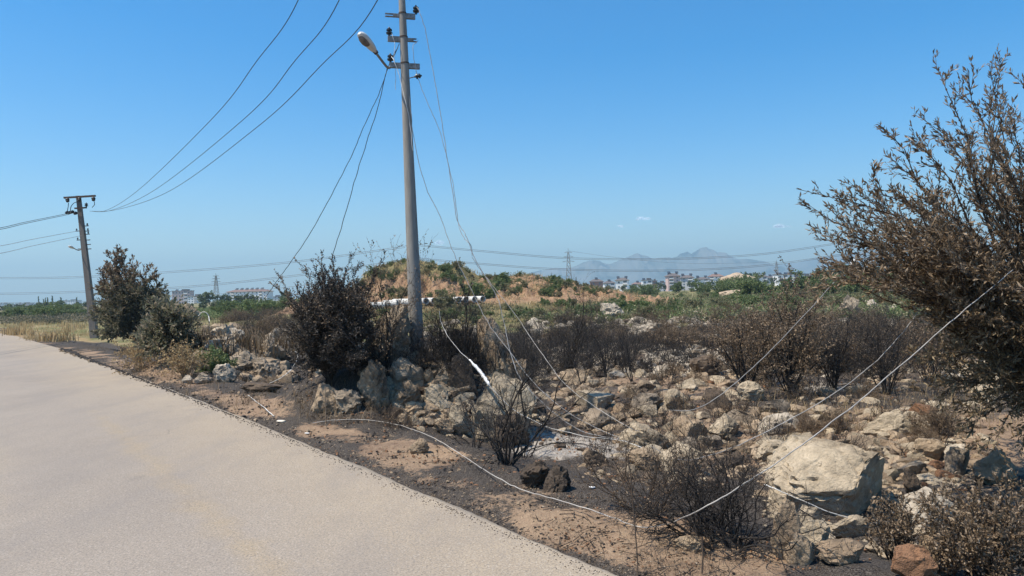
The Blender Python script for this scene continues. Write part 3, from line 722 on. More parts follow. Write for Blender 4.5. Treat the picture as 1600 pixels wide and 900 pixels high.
# cables on the ground
wire([GP(470, 664, .01), GP(495, 662), GP(530, 660, .04), GP(575, 662, .05), GP(620, 669, .05), GP(670, 687, .05), GP(715, 715, .06), GP(760, 747, .07), GP(810, 771, .05), GP(860, 789, .06), GP(910, 806, .07), GP(960, 820, .05), GD(1005, 824, .12), GD(1050, 816, .4), W(1105, 790, 4.95), W(1180, 745, 5.1), W(1260, 690, 5.4), W(1340, 628, 5.9), W(1420, 560, 6.5), W(1500, 490, 6.8), W(1582, 422, 7.3)], .005, M_WIRELIGHT, 'long white cable curving along the verge and rising to the scorched tree', None, 'cable', 8, 'fallen_cable')
wire([W(968, 688, 10.4), GP(1010, 705, .1), W(1060, 718, 8.6), W(1120, 708, 8.2), W(1165, 690, 8), W(1240, 652, 7.9), W(1325, 600, 7.9), W(1395, 538, 8), W(1440, 478, 8), W(1470, 430, 8.1)], .005, M_WIREGREY, 'grey cable rising from the rocks over the ash to the scorched tree', None, 'cable', 8, 'fallen_cable')
wire([GP(1045, 655, .15), W(1090, 638, 10.3), W(1150, 598, 10.0), W(1220, 532, 9.7), W(1290, 456, 9.3), W(1333, 411, 9.1)], .0065, M_WIREGREY, 'pale wire stretched over the burnt shrubs up to a small white insulator', None, 'cable', 6, 'fallen_cable')
e5 = empty('strain_insulator', W(1334, 410, 9.1), 'small white insulator on a wire tip touching the leafy branch ends', 'insulator')
MB().lathe((-.04, 0, -.05), Vector((.5, 0, .8)), [(0, .008), (.01, .022), (.05, .026), (.09, .02), (.1, .008)], 10).build('insulator_body', M_LAMP, e5, True)
wire([W(1340, 402, 9.1), W(1337, 407, 9.1), W(1345, 398, 9.0), W(1368, 380, 8.9)], .006, M_WIREGREY, 'short wire end looped round the leafy branch tips', None, 'wire', 6, 'fallen_wire')
wire([W(1195, 757, 6.8), W(1215, 765, 6.7), W(1260, 785, 6.6), W(1310, 805, 6.6), W(1365, 817, 6.7), W(1390, 818, 6.8)], .0055, M_WIREWHITE, 'thin white cable crossing just in front of the biggest boulder', None, 'cable', 6, 'fallen_cable')
wire([W(738, 402, 11.95), W(750, 421, 11.95), W(765, 440, 11.9), W(790, 472, 11.8), W(815, 505, 11.7), W(842, 546, 11.4), W(883, 600, 11), W(941, 643, 10.6), W(992, 672, 10.3), GP(1000, 675, .1)], .0048, M_WIRELIGHT, 'pale wire slanting down right past the black shrubs to the pale rock', 'fallen wires on the rubble', 'cable', 6, 'fallen_wire')
wire([W(762, 600, 10.9), W(801, 639, 10.8), W(830, 655, 10.7), W(855, 667, 10.6), W(890, 676, 10.5), W(918, 682, 10.4), W(968, 688, 10.35), W(1005, 700, 9.9), W(1038, 716, 9.5)], .0048, M_WIREWHITE, 'white cable continuing from the white wrapped sleeve across the ash to the rocks', 'fallen wires on the rubble', 'cable', 6, 'fallen_cable')
wire([W(686, 486, 11.6), W(691, 508, 11.6), W(702, 528, 11.5), W(718, 548, 11.4), W(734, 563, 11.3)], .0045, M_WIREWHITE, 'white cable hanging right of the pole base ending in a white wrapped sleeve', 'fallen wires on the rubble', 'cable', 6, 'fallen_cable')
sl, sf = tube_np(spline([W(733, 562, 11.3), W(739, 568, 11.25), W(747, 577, 11.2), W(757, 590, 11.1), W(763, 599, 11), W(766, 603, 10.98)], 6), np.interp(np.linspace(0, 1, 31), [0, .15, .4, .7, .9, 1], [.008, .017, .025, .023, .018, .007]), 10)
sl += .006*fbm(sl[:, 0]*40, sl[:, 1]*40, sl[:, 2]*40, o=2)[:, None]
tag(obj('cable_sleeve', mesh_np('cable_sleeve', sl, sf, m_plain('white_plastic', (.8, .8, .78), (.7, .69, .66), 9, .5, .4), True)), 'bright white wrapped sleeve on a cable right of the pole base', 'cable sleeve')
wire([GP(398, 607, .03), GP(420, 603, .06), W(440, 590, 14.2), W(455, 577, 14.2), W(464, 562, 14.2), W(465, 552, 14.3), W(461, 549, 14.4)], .008, M_WIREWHITE, 'short white cable end curling up left of the big dark bush', None, 'cable', 6, 'fallen_cable')
wire([GP(388, 619, .02), GP(400, 630, .03), GP(412, 640, .04), GP(428, 652, .02)], .007, M_WIREWHITE, 'short pale cable lying on the burnt verge near the road edge', None, 'cable', 6, 'fallen_cable')
wire([W(305, 500, 20), W(314, 489, 20), W(321, 488, 20), W(326, 494, 20), W(327, 510, 20), GP(327, 520, 0)], .011, M_WIREWHITE, 'white cable hooped above the left rock pile', None, 'cable', 6, 'fallen_cable')
wire([W(244, 472, 24), W(248, 484, 24), W(255, 500, 23), W(263, 519, 23)], .014, M_WIREWHITE, 'pale stick-like cable leaning in the left olive tree', None, 'cable', 6, 'fallen_cable')
wire([W(300, 525, 21), W(320, 528, 20.5), W(335, 530, 20), W(348, 536, 20), W(362, 545, 19.5), GP(375, 552, .05)], .008, M_WIREWHITE, 'thin pale cable draped over the stones of the left rock pile', None, 'cable', 6, 'fallen_cable')
wire([GP(638, 768, .02), GP(650, 773, .02), GP(664, 779, .02), GP(680, 786, .01)], .004, M_WIREWHITE, 'short thin pale wire lying on the road edge', None, 'wire', 5, 'fallen_wire')

# high voltage lines on tall pylons
hv = [(-60, 433, 632, 385), (-60, 459, 632, 406)]
HVD = 150
for k, (pl_, nm) in enumerate(((([(-200, 433), (0, 433.5), (120, 432), (250, 425), (450, 409), (633, 384.5)]), 'upper'), (([(-200, 459), (0, 458), (120, 455), (280, 448), (450, 431), (633, 405.5)]), 'lower'))):
    for dz in (0, 2.2):
        wire([W(a, b+dz, HVD+60-(60*(a+200)/833)) for a, b in pl_], .036, M_WIREFAR, f'{("top" if dz == 0 else "under")} strand of the {nm} high-voltage line rising from the left edge to the near pole', 'high-voltage lines left of the near pole', name='power_line')
for pl_, nm in (([(648, 381.5), (760, 392), (880, 402), (1000, 404), (1100, 402), (1200, 395), (1310, 379), (1420, 362), (1700, 310)], 'upper'), ([(648, 402.5), (760, 412), (860, 419), (980, 422), (1100, 420), (1200, 413), (1310, 398), (1420, 383), (1700, 335)], 'lower')):
    for dz in (0, 2.0):
        wire([W(a, b+dz, HVD) for a, b in pl_], .034, M_WIREFAR, f'{("top" if dz == 0 else "under")} strand of the {nm} high-voltage line sagging above the mountains at right', 'high-voltage lines right of the near pole', name='power_line')
wire([W(a, b, 260) for a, b in ((-200, 474), (0, 473), (120, 471), (280, 464), (420, 452), (600, 430))], .05, M_WIREFAR, 'faint lowest power line above the far houses at left', None, name='power_line')
wire([W(a, b, 400) for a, b in ((889, 392), (960, 402), (1060, 411), (1160, 411), (1214, 409))], .05, M_WIREFAR, 'faint power line strung between the right lattice pylons', None, name='power_line')

def pylon(px, ytop, ybase, depth, label, halfw=2.6):
    b = W(px, ybase, depth); Z1 = W(px, ytop, depth).z; g = float(H(b.x, b.y)); hgt = Z1-g
    t = empty('lattice_pylon', (b.x, b.y, g), label, 'pylon', 'lattice pylons')
    m = MB(); r = depth*.00017+.05; N = 9
    def cor(k, i): 
        z = hgt*.92*(1-(1-k/N)**1.15); hw = halfw*(1-k/N)**1.15+.35; sx, sy = ((-1, -1), (1, -1), (1, 1), (-1, 1))[i % 4]; return Vector((sx*hw, sy*hw, z))
    for i in range(4):
        for k in range(N): m.rod(cor(k, i), cor(k+1, i), r, n=4)
    m.rod((0, 0, hgt*.9), (0, 0, hgt), r, n=4); m.build('legs', M_STEEL, t)
    m = MB()
    for k in range(N):
        for i in range(4): m.rod(cor(k, i), cor(k+1, i+1), r*.6, n=3, cap=False); m.rod(cor(k, i+1), cor(k+1, i), r*.6, n=3, cap=False)
    m.build('cross_bracing', M_STEEL, t)
    for f, ar in ((.72, 3.2), (.82, 2.6), (.91, 2.0)):
        m = MB()
        for sg in (-1, 1): m.rod((0, 0, hgt*f), (sg*ar, 0, hgt*f), r*.8, n=4); m.rod((0, 0, hgt*(f+.035)), (sg*ar, 0, hgt*f), r*.7, n=4)
        m.build('arm', M_STEEL, t)
    return t
pylon(889, 388, 440, 400, 'tall lattice pylon standing beyond the reddish mound', 1.7)
pylon(338, 427, 464, 480, 'lattice pylon beyond the pale apartment blocks at left', 1.5)
pylon(1214, 406, 438, 900, 'small far pylon above the rooftops at right', 3.2)
pylon(1360, 395, 436, 700, 'faint pylon behind the lowest leafy branches at right', 3.0)
pylon(862, 425, 440, 1000, 'tiny pylon left of the tall lattice pylon', 2.6)
# slender mast hidden behind the near pole carrying the two lines
b = W(642, 470, HVD); t = empty('line_mast', (b.x, b.y, float(H(b.x, b.y))), 'slender steel mast hidden behind the near pole carrying the high-voltage lines', 'mast')
MB().rod((0, 0, -.5), W(640.5, 380, HVD)-t.location, .5, .3, 12).build('shaft', M_STEEL, t, True)
for py in (384, 405): MB().box(W(640, py, HVD)-t.location, (1.5, .2, .2)).build('crossarm', M_STEEL, t)

# ------------------------------------------------------------------ mound with pipes
MD = 82.
mp = [(470, 472), (520, 466), (548, 455), (566, 440), (580, 426), (596, 417), (615, 410), (640, 408), (665, 411), (700, 414), (716, 413), (724, 419), (735, 426), (748, 431), (762, 435), (790, 434), (815, 432), (840, 433), (862, 436), (880, 441), (905, 447), (930, 451), (960, 455), (1000, 462), (1040, 468)]
mx = np.linspace((470-800)/F*MD, (1040-800)/F*MD, 420); my = np.linspace(55, 104, 190)
MX, MY = np.meshgrid(mx, my, indexing='xy')
tz = np.array([W(a, b_, MD).z for a, b_ in mp]); tx = np.array([W(a, b_, MD).x for a, b_ in mp])
top = np.interp(MX, tx, tz)*(1+.035*fbm(MX*1.1, MY*0, o=4, seed=61))
za = 1.75-(480-464)*70/F+.02*(MX+8)
gul = np.abs(fbm(MX*.55, MY*.12+3, o=4, seed=44)); gul2 = fbm(MX*1.4, MY*1.8, o=4, seed=45)
yo = MY+gul*1.3-.3+.35*fbm(MX*2.2, MY*.5, o=3, seed=49)
kk = .35*sm(69, 77, yo)+.65*sm(73, 82.5, yo)
edge = sm(-27, -23, MX)*1.0
apron = np.where(MY < 72, np.interp(MY, [55, 57, 62, 70, 72], [-.6, -.1, .15, 1, 1]), 1)
MZ = za*apron*sm(-27, -19, MX)*(1-sm(5, 14, MX)*.8)*np.where(MY > 90, np.clip((104-MY)/14, -.3, 1), 1)-.25*(MY < 57)
MZ = np.maximum(MZ, -9)+(np.maximum(top-MZ, 0))*kk*(1-sm(88, 103, MY))
MZ += .42*gul2*sm(72, 76, MY)*(1-sm(84, 88, MY))*(kk*(1-kk)*4*.9+.25)+.06*fbm(MX*1.3, MY*1.3, o=3, seed=47)
MZ = np.where((MY < 55.5) | (MY > 103) | (MX < mx[3]) | (MX > mx[-4]), -1.2, MZ)
nx, ny = len(mx), len(my); jj, ii = np.meshgrid(np.arange(ny-1), np.arange(nx-1), indexing='ij')
MF = np.stack([jj*nx+ii, jj*nx+ii+1, (jj+1)*nx+ii+1, (jj+1)*nx+ii], -1).reshape(-1, 4)
veg = sm(.60, .9, (MZ-0)/np.maximum(top, .5))*sm(76.5, 80, MY)*(MX < -3.5)*.5+.42*(1-sm(64, 71, MY))+.36
def m_mound():
    M = NT('red_earth', .97, .1); M.geo()
    n1 = M.noise(.35, 6, .65); n2 = M.noise(1.6, 6, .7, scale3=(1, .6, .35)); n3 = M.noise(7, 5, .7)
    c = M.mix(M.ramp(n2, [(.35, 0.), (.62, 1.)]), (.40, .26, .16), (.26, .155, .095))
    c = M.mix(M.ramp(n3, [(.5, 0.), (.75, .75)]), c, (.50, .36, .22))
    g = M.mix(n3, (.11, .12, .05), (.30, .23, .12))
    f = M.math('ADD', M.math('ADD', M.math('MULTIPLY', n1, .5), M.math('MULTIPLY', n3, .5)), M.math('SUBTRACT', M.attr('veg'), .5))
    c = M.mix(M.ramp(f, [(.40, 0.), (.52, .95)]), c, g)
    M.color(c); M.bump(M.math('ADD', n2, n3), .8, .25); return M.m
mo = obj('mound', mesh_np('mound', np.stack([MX, MY, MZ], -1).reshape(-1, 3), MF, m_mound(), True, attrs={'veg': veg.ravel()}))
tag(mo, 'eroded red earth mound with scrub on its flanks', kind='structure')
def mound_z(x, y):
    i = int(np.clip(np.searchsorted(mx, x), 1, len(mx)-1)); j = int(np.clip(np.searchsorted(my, y), 1, len(my)-1))
    return max(float(MZ[j, i]), float(H(x, y)))
M_PIPE = m_plain('pipe_concrete', (.62, .60, .56), (.50, .48, .44), 3, .85, .2, 0)
def pipe(px, py, d, r, ln_, ang, label):
    c = W(px, py, d); dr = Vector((math.cos(ang), math.sin(ang), 0))
    c.z = mound_z(c.x, c.y)+r if abs(mound_z(c.x, c.y)+r-c.z) > .5 else c.z
    m = MB(); m.lathe((0, 0, 0), dr, [(0, r*.82), (0, r), (.12, r), (.14, r*.96), (ln_, r*.96), (ln_, r*.8), (.02, r*.8)], 24)
    m.f = m.f[:-2]
    o = m.build('concrete_pipe', M_PIPE, None, True, c); return tag(o, label, 'pipe', 'concrete pipes at the foot of the mound')
ordn = ['rightmost', 'second from the right', 'third from the right', 'fourth from the right', 'fifth from the right, behind a sapling', 'sixth from the right', 'seventh from the right', 'eighth from the right']
for k, px in enumerate((754.5, 741, 729, 717, 704, 692, 679, 666.5)):
    pipe(px+RN.uniform(-1, 1), 467.3+k*.45, 70-k*.1+RN.uniform(-.15, .15), .30, 1.5, R(118+RN.uniform(-7, 7)), f'white concrete pipe {ordn[k]} in the row below the mound')
pipe(640, 472, 69, .33, 1.6, R(168), 'white concrete pipe just left of the near pole below the mound')
pipe(621, 474, 68.5, .33, 1.3, R(172), 'greyish concrete pipe second from the left of the pipe row')
pipe(600, 477, 68, .33, 1.2, R(200), 'broken concrete pipe at the left end of the pipe row')

# small red spoil heaps and rubble heap at right
def heap(px, py, wpx, hpx, d, mat, seed, label):
    c = W(px, py, d); g = c.z; V0, F0 = ICO[4]; k = d/F
    V = V0*(1+.22*fbm(V0[:, 0]*2.4, V0[:, 1]*2.4, V0[:, 2]*2.4+5, o=4, seed=seed)[:, None]); V = V*np.array([wpx*k/2, wpx*k*.35, hpx*k])
    tag(obj('earth_heap', mesh_np('earth_heap', V, F0, mat, True), None, c), label, 'earth heap', 'earth heaps on the plain')
M_HEAP = m_plain('red_spoil', (.42, .21, .12), (.28, .13, .08), 1.2, .95, .1, .1)
M_HEAP2 = m_plain('pale_spoil', (.46, .36, .26), (.34, .26, .19), 1.5, .95, .1, .1)
heap(1272, 448, 52, 10, 150, M_HEAP, 1, 'low red earth heap in the green plain, left of its neighbour')
heap(1312, 446, 44, 11, 152, M_HEAP, 2, 'red earth heap with a pale right edge in the green plain')
heap(1152, 442, 56, 14, 190, M_HEAP2, 3, 'grey pile of broken rubble in front of the far houses')
heap(1146, 460, 42, 7, 120, M_HEAP2, 4, 'small pale sand patch heap among green scrub')
heap(1398, 440, 40, 9, 170, M_HEAP, 5, 'dull red earth heap half behind the scorched tree')

# ------------------------------------------------------------------ buildings
M_WHITE = m_plain('render_white', (.82, .81, .79), (.74, .73, .72), .3, .9, .2)
M_PINK = m_plain('render_pinkish', (.58, .42, .38), (.50, .37, .34), .3, .9, .2)
M_REDW = m_plain('render_red', (.36, .16, .12), (.30, .14, .11), .3, .9, .2)
M_GREYW = m_plain('render_grey', (.62, .62, .63), (.54, .54, .55), .3, .9, .2)
M_BEIGE = m_plain('render_beige', (.70, .63, .54), (.62, .56, .48), .3, .9, .2)
M_ROOF = m_plain('roof_tiles', (.24, .15, .125), (.18, .12, .10), .8, .85, .2)
M_ROOFD = m_plain('roof_dark', (.16, .13, .125), (.11, .095, .09), .8, .85, .2)
M_WIN = m_plain('glass_and_recess_dark', (.07, .085, .10), (.09, .10, .12), .5, .2, .6)
M_PANEL = m_plain('solar_panel', (.03, .035, .05), (.05, .05, .06), .5, .25, .6)
winmesh = {}
def building(px0, px1, ytop, depth, floors, wall, roofm, roofk, label, group, ang=0., cols=None, balc=(), solar=2):
    c = W((px0+px1)/2, ytop, depth); wd = (px1-px0)*depth/F/ (abs(math.cos(ang))+.3*abs(math.sin(ang))); g = float(H(c.x, c.y))-.5; hh = c.z-g
    rh = min(2.4, hh*.16) if roofk == 'hip' else .5; wh = hh-rh; dp = min(12, wd*.7); fh = wh/floors
    t = empty('apartment_building', (c.x, c.y, g), label, 'building', group); t.rotation_euler = (0, 0, ang)
    MB().box((0, 0, wh/2), (wd, dp, wh)).build('wall', wall, t)
    m = MB()
    if roofk == 'hip':
        e = .7; n = 0; m.v = [Vector(v) for v in ((-wd/2-e, -dp/2-e, wh), (wd/2+e, -dp/2-e, wh), (wd/2+e, dp/2+e, wh), (-wd/2-e, dp/2+e, wh), (-wd/2+dp*.4, 0, hh), (wd/2-dp*.4, 0, hh), (-wd/2-e, -dp/2-e, wh-.25), (wd/2+e, -dp/2-e, wh-.25), (wd/2+e, dp/2+e, wh-.25), (-wd/2-e, dp/2+e, wh-.25))]
        m.f = [[0, 1, 5, 4], [1, 2, 5], [2, 3, 4, 5], [3, 0, 4], [6, 7, 1, 0], [7, 8, 2, 1], [8, 9, 3, 2], [9, 6, 0, 3], [9, 8, 7, 6]]
    else:
        m.box((0, 0, wh+.2), (wd+.9, dp+.9, .4)); m.box((wd*.15, 0, wh+1.0), (wd*.3, dp*.4, 1.3))
    rf = m.build('roof', roofm, t)
    cols = cols or max(2, int(wd/3.3)); key = round(fh, 1)
    if key not in winmesh:
        mm = MB(); mm.box((0, 0, 0), (1.1, .12, fh*.42)); me = bpy.data.meshes.new('window'); me.from_pydata([tuple(v) for v in mm.v], [], mm.f); me.materials.append(M_WIN); winmesh[key] = me
        mm = MB(); mm.box((0, 0, 0), (2.5, .12, fh*.72)); me = bpy.data.meshes.new('balcony_recess'); me.from_pydata([tuple(v) for v in mm.v], [], mm.f); me.materials.append(M_WIN); winmesh[(key, 'b')] = me  # flat dark panel, the balcony recess shade put into its colour
        mm = MB(); mm.box((0, -.6, -fh*.4), (3.0, 1.3, .15)); mm.box((0, -1.2, -fh*.24), (3.0, .08, fh*.3)); me = bpy.data.meshes.new('balcony'); me.from_pydata([tuple(v) for v in mm.v], [], mm.f); me.materials.append(M_WHITE); winmesh[(key, 'c')] = me
    for f in range(floors):
        for k in range(cols):
            x = -wd/2+(k+.5)*wd/cols; z = (f+.52)*fh
            if k in balc:
                obj('balcony_recess', winmesh[(key, 'b')], t, (x, -dp/2-.02, z)); obj('balcony', winmesh[(key, 'c')], t, (x, -dp/2, z))
            else: obj('window', winmesh[key], t, (x, -dp/2-.02, z))
    for k in range(solar):
        x = -wd*.32+k*wd*.64/max(1, solar-1) if solar > 1 else 0
        m = MB(); m.box((x, -dp*.1, hh+.35), (2.2, 1.2, .12), Quaternion((1, 0, 0), .7)); m.rod((x-1, .3, hh+.9), (x+1, .3, hh+.9), .28, n=8); m.box((x, .3, hh-.1), (1.6, .1, 1.6)); m.build('solar_heater', M_PANEL, t)
    return t
GR = 'far apartment buildings at right'
BL = [
 (922, 941, 436, 540, 3, M_REDW, M_ROOFD, 'hip', 'small dark red building at the left end of the right-hand far houses', 0, (), 1),
 (943, 960, 439, 560, 3, M_WHITE, M_ROOFD, 'hip', 'narrow white house just right of the dark red building', .1, (1,), 1),
 (962, 982, 434, 540, 3, M_WHITE, M_ROOFD, 'hip', 'white house with a steep dark roof left of the low pinkish blocks', -.2, (1,), 2),
 (988, 1004, 441, 600, 3, M_BEIGE, M_ROOF, 'hip', 'low beige building among the right-hand far houses', 0, (0,), 1),
 (1003, 1018, 437, 560, 3, M_WHITE, M_ROOFD, 'flat', 'white flat-roofed building left of the tallest block', 0, (1,), 2),
 (1017, 1026, 438, 580, 3, M_REDW, M_ROOFD, 'flat', 'narrow brick-red building left of the tallest block', 0, (), 0),
 (1027, 1040, 441, 600, 3, M_GREYW, M_ROOFD, 'flat', 'small grey building touching the tallest block', 0, (), 1),
 (1041, 1061, 427, 520, 5, M_PINK, M_ROOFD, 'hip', 'tallest pinkish-red apartment block in the right-hand group', .1, (0, 2), 2),
 (1063, 1083, 430, 530, 5, M_GREYW, M_ROOFD, 'hip', 'tall grey apartment block right of the tallest pinkish one', -.15, (1,), 2),
 (1086, 1106, 433, 560, 4, M_WHITE, M_ROOFD, 'hip', 'white stepped block right of the two tall apartment blocks', .05, (1, 2), 2),
 (1107, 1129, 428, 560, 5, M_WHITE, M_ROOF, 'hip', 'tall white block with a reddish attic left of the rubble heap', -.1, (0, 2), 1),
 (1140, 1160, 433, 620, 4, M_PINK, M_ROOFD, 'hip', 'dull pink building rising behind the rubble heap', 0, (1,), 1),
 (1180, 1197, 429, 560, 3, M_WHITE, M_ROOFD, 'hip', 'small white villa right of the two dark green trees', 0, (1,), 2),
 (1196, 1210, 431, 580, 3, M_GREYW, M_ROOFD, 'hip', 'small grey villa between the white villa and the long white block', 0, (), 1),
 (1211, 1252, 428, 540, 3, M_WHITE, M_ROOFD, 'flat', 'long white block with two rows of balconies', -.05, (1, 3, 5), 4),
 (1252, 1266, 430, 560, 3, M_PINK, M_ROOFD, 'flat', 'reddish end block right of the long white block', 0, (), 1),
 (1268, 1282, 434, 640, 2, M_WHITE, M_ROOFD, 'flat', 'low white building near the small white insulator', 0, (), 0),
 (1284, 1300, 427, 600, 3, M_GREYW, M_ROOFD, 'flat', 'low grey building at the right end of the far houses', 0, (), 2),
 (1372, 1404, 432, 640, 2, M_BEIGE, M_ROOF, 'flat', 'low beige building seen through the leafy branches', 0, (), 1),
]
for a in BL: building(a[0], a[1], a[2], a[3], a[4], a[5], a[6], a[7], a[8], GR, a[9], None, a[10], a[11])
GL = 'far apartment buildings at left'
building(357, 424, 452, 620, 4, M_WHITE, M_ROOF, 'hip', 'wide white apartment block with dark balconies and roof heaters, left of the big dark bush', GL, -.12, 10, (1, 8), 6)
building(272, 300, 454, 640, 4, M_PINK, M_ROOFD, 'flat', 'pink apartment block right behind the left olive tree', GL, .1, 6, (4,), 3)
building(296, 316, 462, 600, 4, M_WHITE, M_ROOFD, 'flat', 'small white apartment block with a dark balcony column', GL, 0, 4, (2,), 2)
building(424, 440, 463, 700, 3, M_GREYW, M_ROOFD, 'flat', 'low grey block beside the wide white apartment block', GL, 0, 3, (), 1)
for k, (a, b_, y, wl, fl, lb) in enumerate(((-30, -8, 472, M_WHITE, 4, 'x'), (0, 14, 474, M_GREYW, 4, 'grey block at the far left edge'), (16, 27, 476, M_WHITE, 3, 'small white block second from the left edge'), (28, 50, 473.5, M_PINK, 4, 'wide pinkish block at far left'), (52, 62, 476, M_WHITE, 3, 'small white block between the pinkish and beige ones'), (63, 82, 474.5, M_BEIGE, 4, 'beige block in the middle of the far left row'), (84, 98, 473, M_WHITE, 4, 'white block behind the cypress trees'), (99, 124, 469, M_WHITE, 5, 'tallest white block left of the far pole'), (126, 138, 475, M_GREYW, 4, 'small grey block right beside the far pole'))):
    if lb != 'x': building(a, b_, y, 1150+30*(k % 3), fl, wl, M_ROOFD, 'flat', lb, GL, 0, None, (1,), 2)
# ------------------------------------------------------------------ rocks
SLAB = [((.74, -.3, .6), .22), ((-.92, -.25, .12), .42), ((-.25, -.95, .3), .36), ((-.3, 0, .95), .80), ((.1, 1, .1), .5), ((.3, -.9, -.2), .5), ((0, 0, -1), .5), ((.95, -.2, -.1), .62), ((.2, -.6, .75), .42)]
GIANT = [((-.42, -.62, .66), .60), ((.80, -.56, -.22), .27), ((.12, -.05, 1), .58), ((.45, .1, .89), .60), ((-1, -.1, .12), .86), ((0, -1, -.05), .74), ((.95, .1, .3), .72), ((0, 0, -1), .5), ((.1, 1, .3), .7), ((-.3, -.85, -.45), .60), ((-.75, -.1, .66), .70), ((.1, -.75, .65), .72)]
def rock_geo(seed, sub=3, cuts=12, amp=.08, dmin=.5, fine=.02, strat=0., planes=None):
    r = np.random.default_rng(seed); V, Fc = ICO[sub]; V = V.copy()
    V *= (1+.22*fbm(V[:, 0]*1.1+seed, V[:, 1]*1.1, V[:, 2]*1.1, o=2, seed=seed))[:, None]
    for i in range(len(planes) if planes else cuts):
        n = r.normal(size=3); n /= np.linalg.norm(n); d = dmin+(1-dmin)*.75*r.random()
        if planes: n = np.array(planes[i][0])/np.linalg.norm(planes[i][0]); d = planes[i][1]
        k = V@n-d; V -= np.outer(np.maximum(k, 0)*.93, n)
    if strat:
        q = V*2.1+seed; rd_ = 1-2*np.abs(fbm(q[:, 0], q[:, 1], q[:, 2]*1.6, o=4, seed=seed+6, g=.6)); V *= (1+strat*rd_)[:, None]
    q = V*2.6+seed*3.1
    V *= (1+amp*fbm(q[:, 0], q[:, 1], q[:, 2], o=4, seed=seed+3))[:, None]
    if sub >= 4:
        q = V*9+seed; cr = np.abs(fbm(q[:, 0]*.35, q[:, 1]*.35, q[:, 2]*.6, o=3, seed=seed+8)); V *= (1-.11*np.clip(1-cr*6, 0, 1))[:, None]
        V *= (1+fine*fbm(q[:, 0], q[:, 1], q[:, 2], o=3, seed=seed+4))[:, None]
    return V, Fc
def boulder(x0, x1, yt, yb, mat, seed, label, sub=4, cuts=12, dp=.8, amp=.08, tilt=0, rz=0, name='boulder', lift=0, dmin=.5, hk=1.0, cat='boulder'):
    p, t = G((x0+x1)/2, yb); d = (p-Vector((0, 0, CAMZ))).dot(_f); wd = (x1-x0)*d/F; dy = wd*dp
    ang = math.atan2(CAMZ-p.z, d); wd *= 1+dy*.42/d; hh = max(((yb-yt)*(d+dy*.4)/F - dy*.55*math.sin(ang))*hk, wd*.16)
    V, Fc = rock_geo(seed, sub, cuts, amp, dmin, strat=(.17 if amp >= .12 else .03 if seed == 11 else .07), planes=GIANT if seed == 11 else SLAB if seed == 23 else None); mn, mxx = V.min(0), V.max(0)
    V = (V-(mn+mxx)/2)/(mxx-mn)
    q = Matrix.Rotation(tilt, 3, 'Y'); V = V@np.array(q).T
    V = V/(V.max(0)-V.min(0)); V = V*np.array([wd, dy, hh*1.22]); V[:, 2] += hh*.39
    me = mesh_np(name, V, Fc, ROCK[mat], True, 32 if sub > 3 else 30)
    kf = 1+dy*.42/p.y; o = obj(name, me, None, (p.x*kf, p.y*kf, min(p.z, float(H(p.x*kf, p.y*kf))+.1)+lift)); o.rotation_euler = (0, 0, rz)
    return tag(o, label, cat)
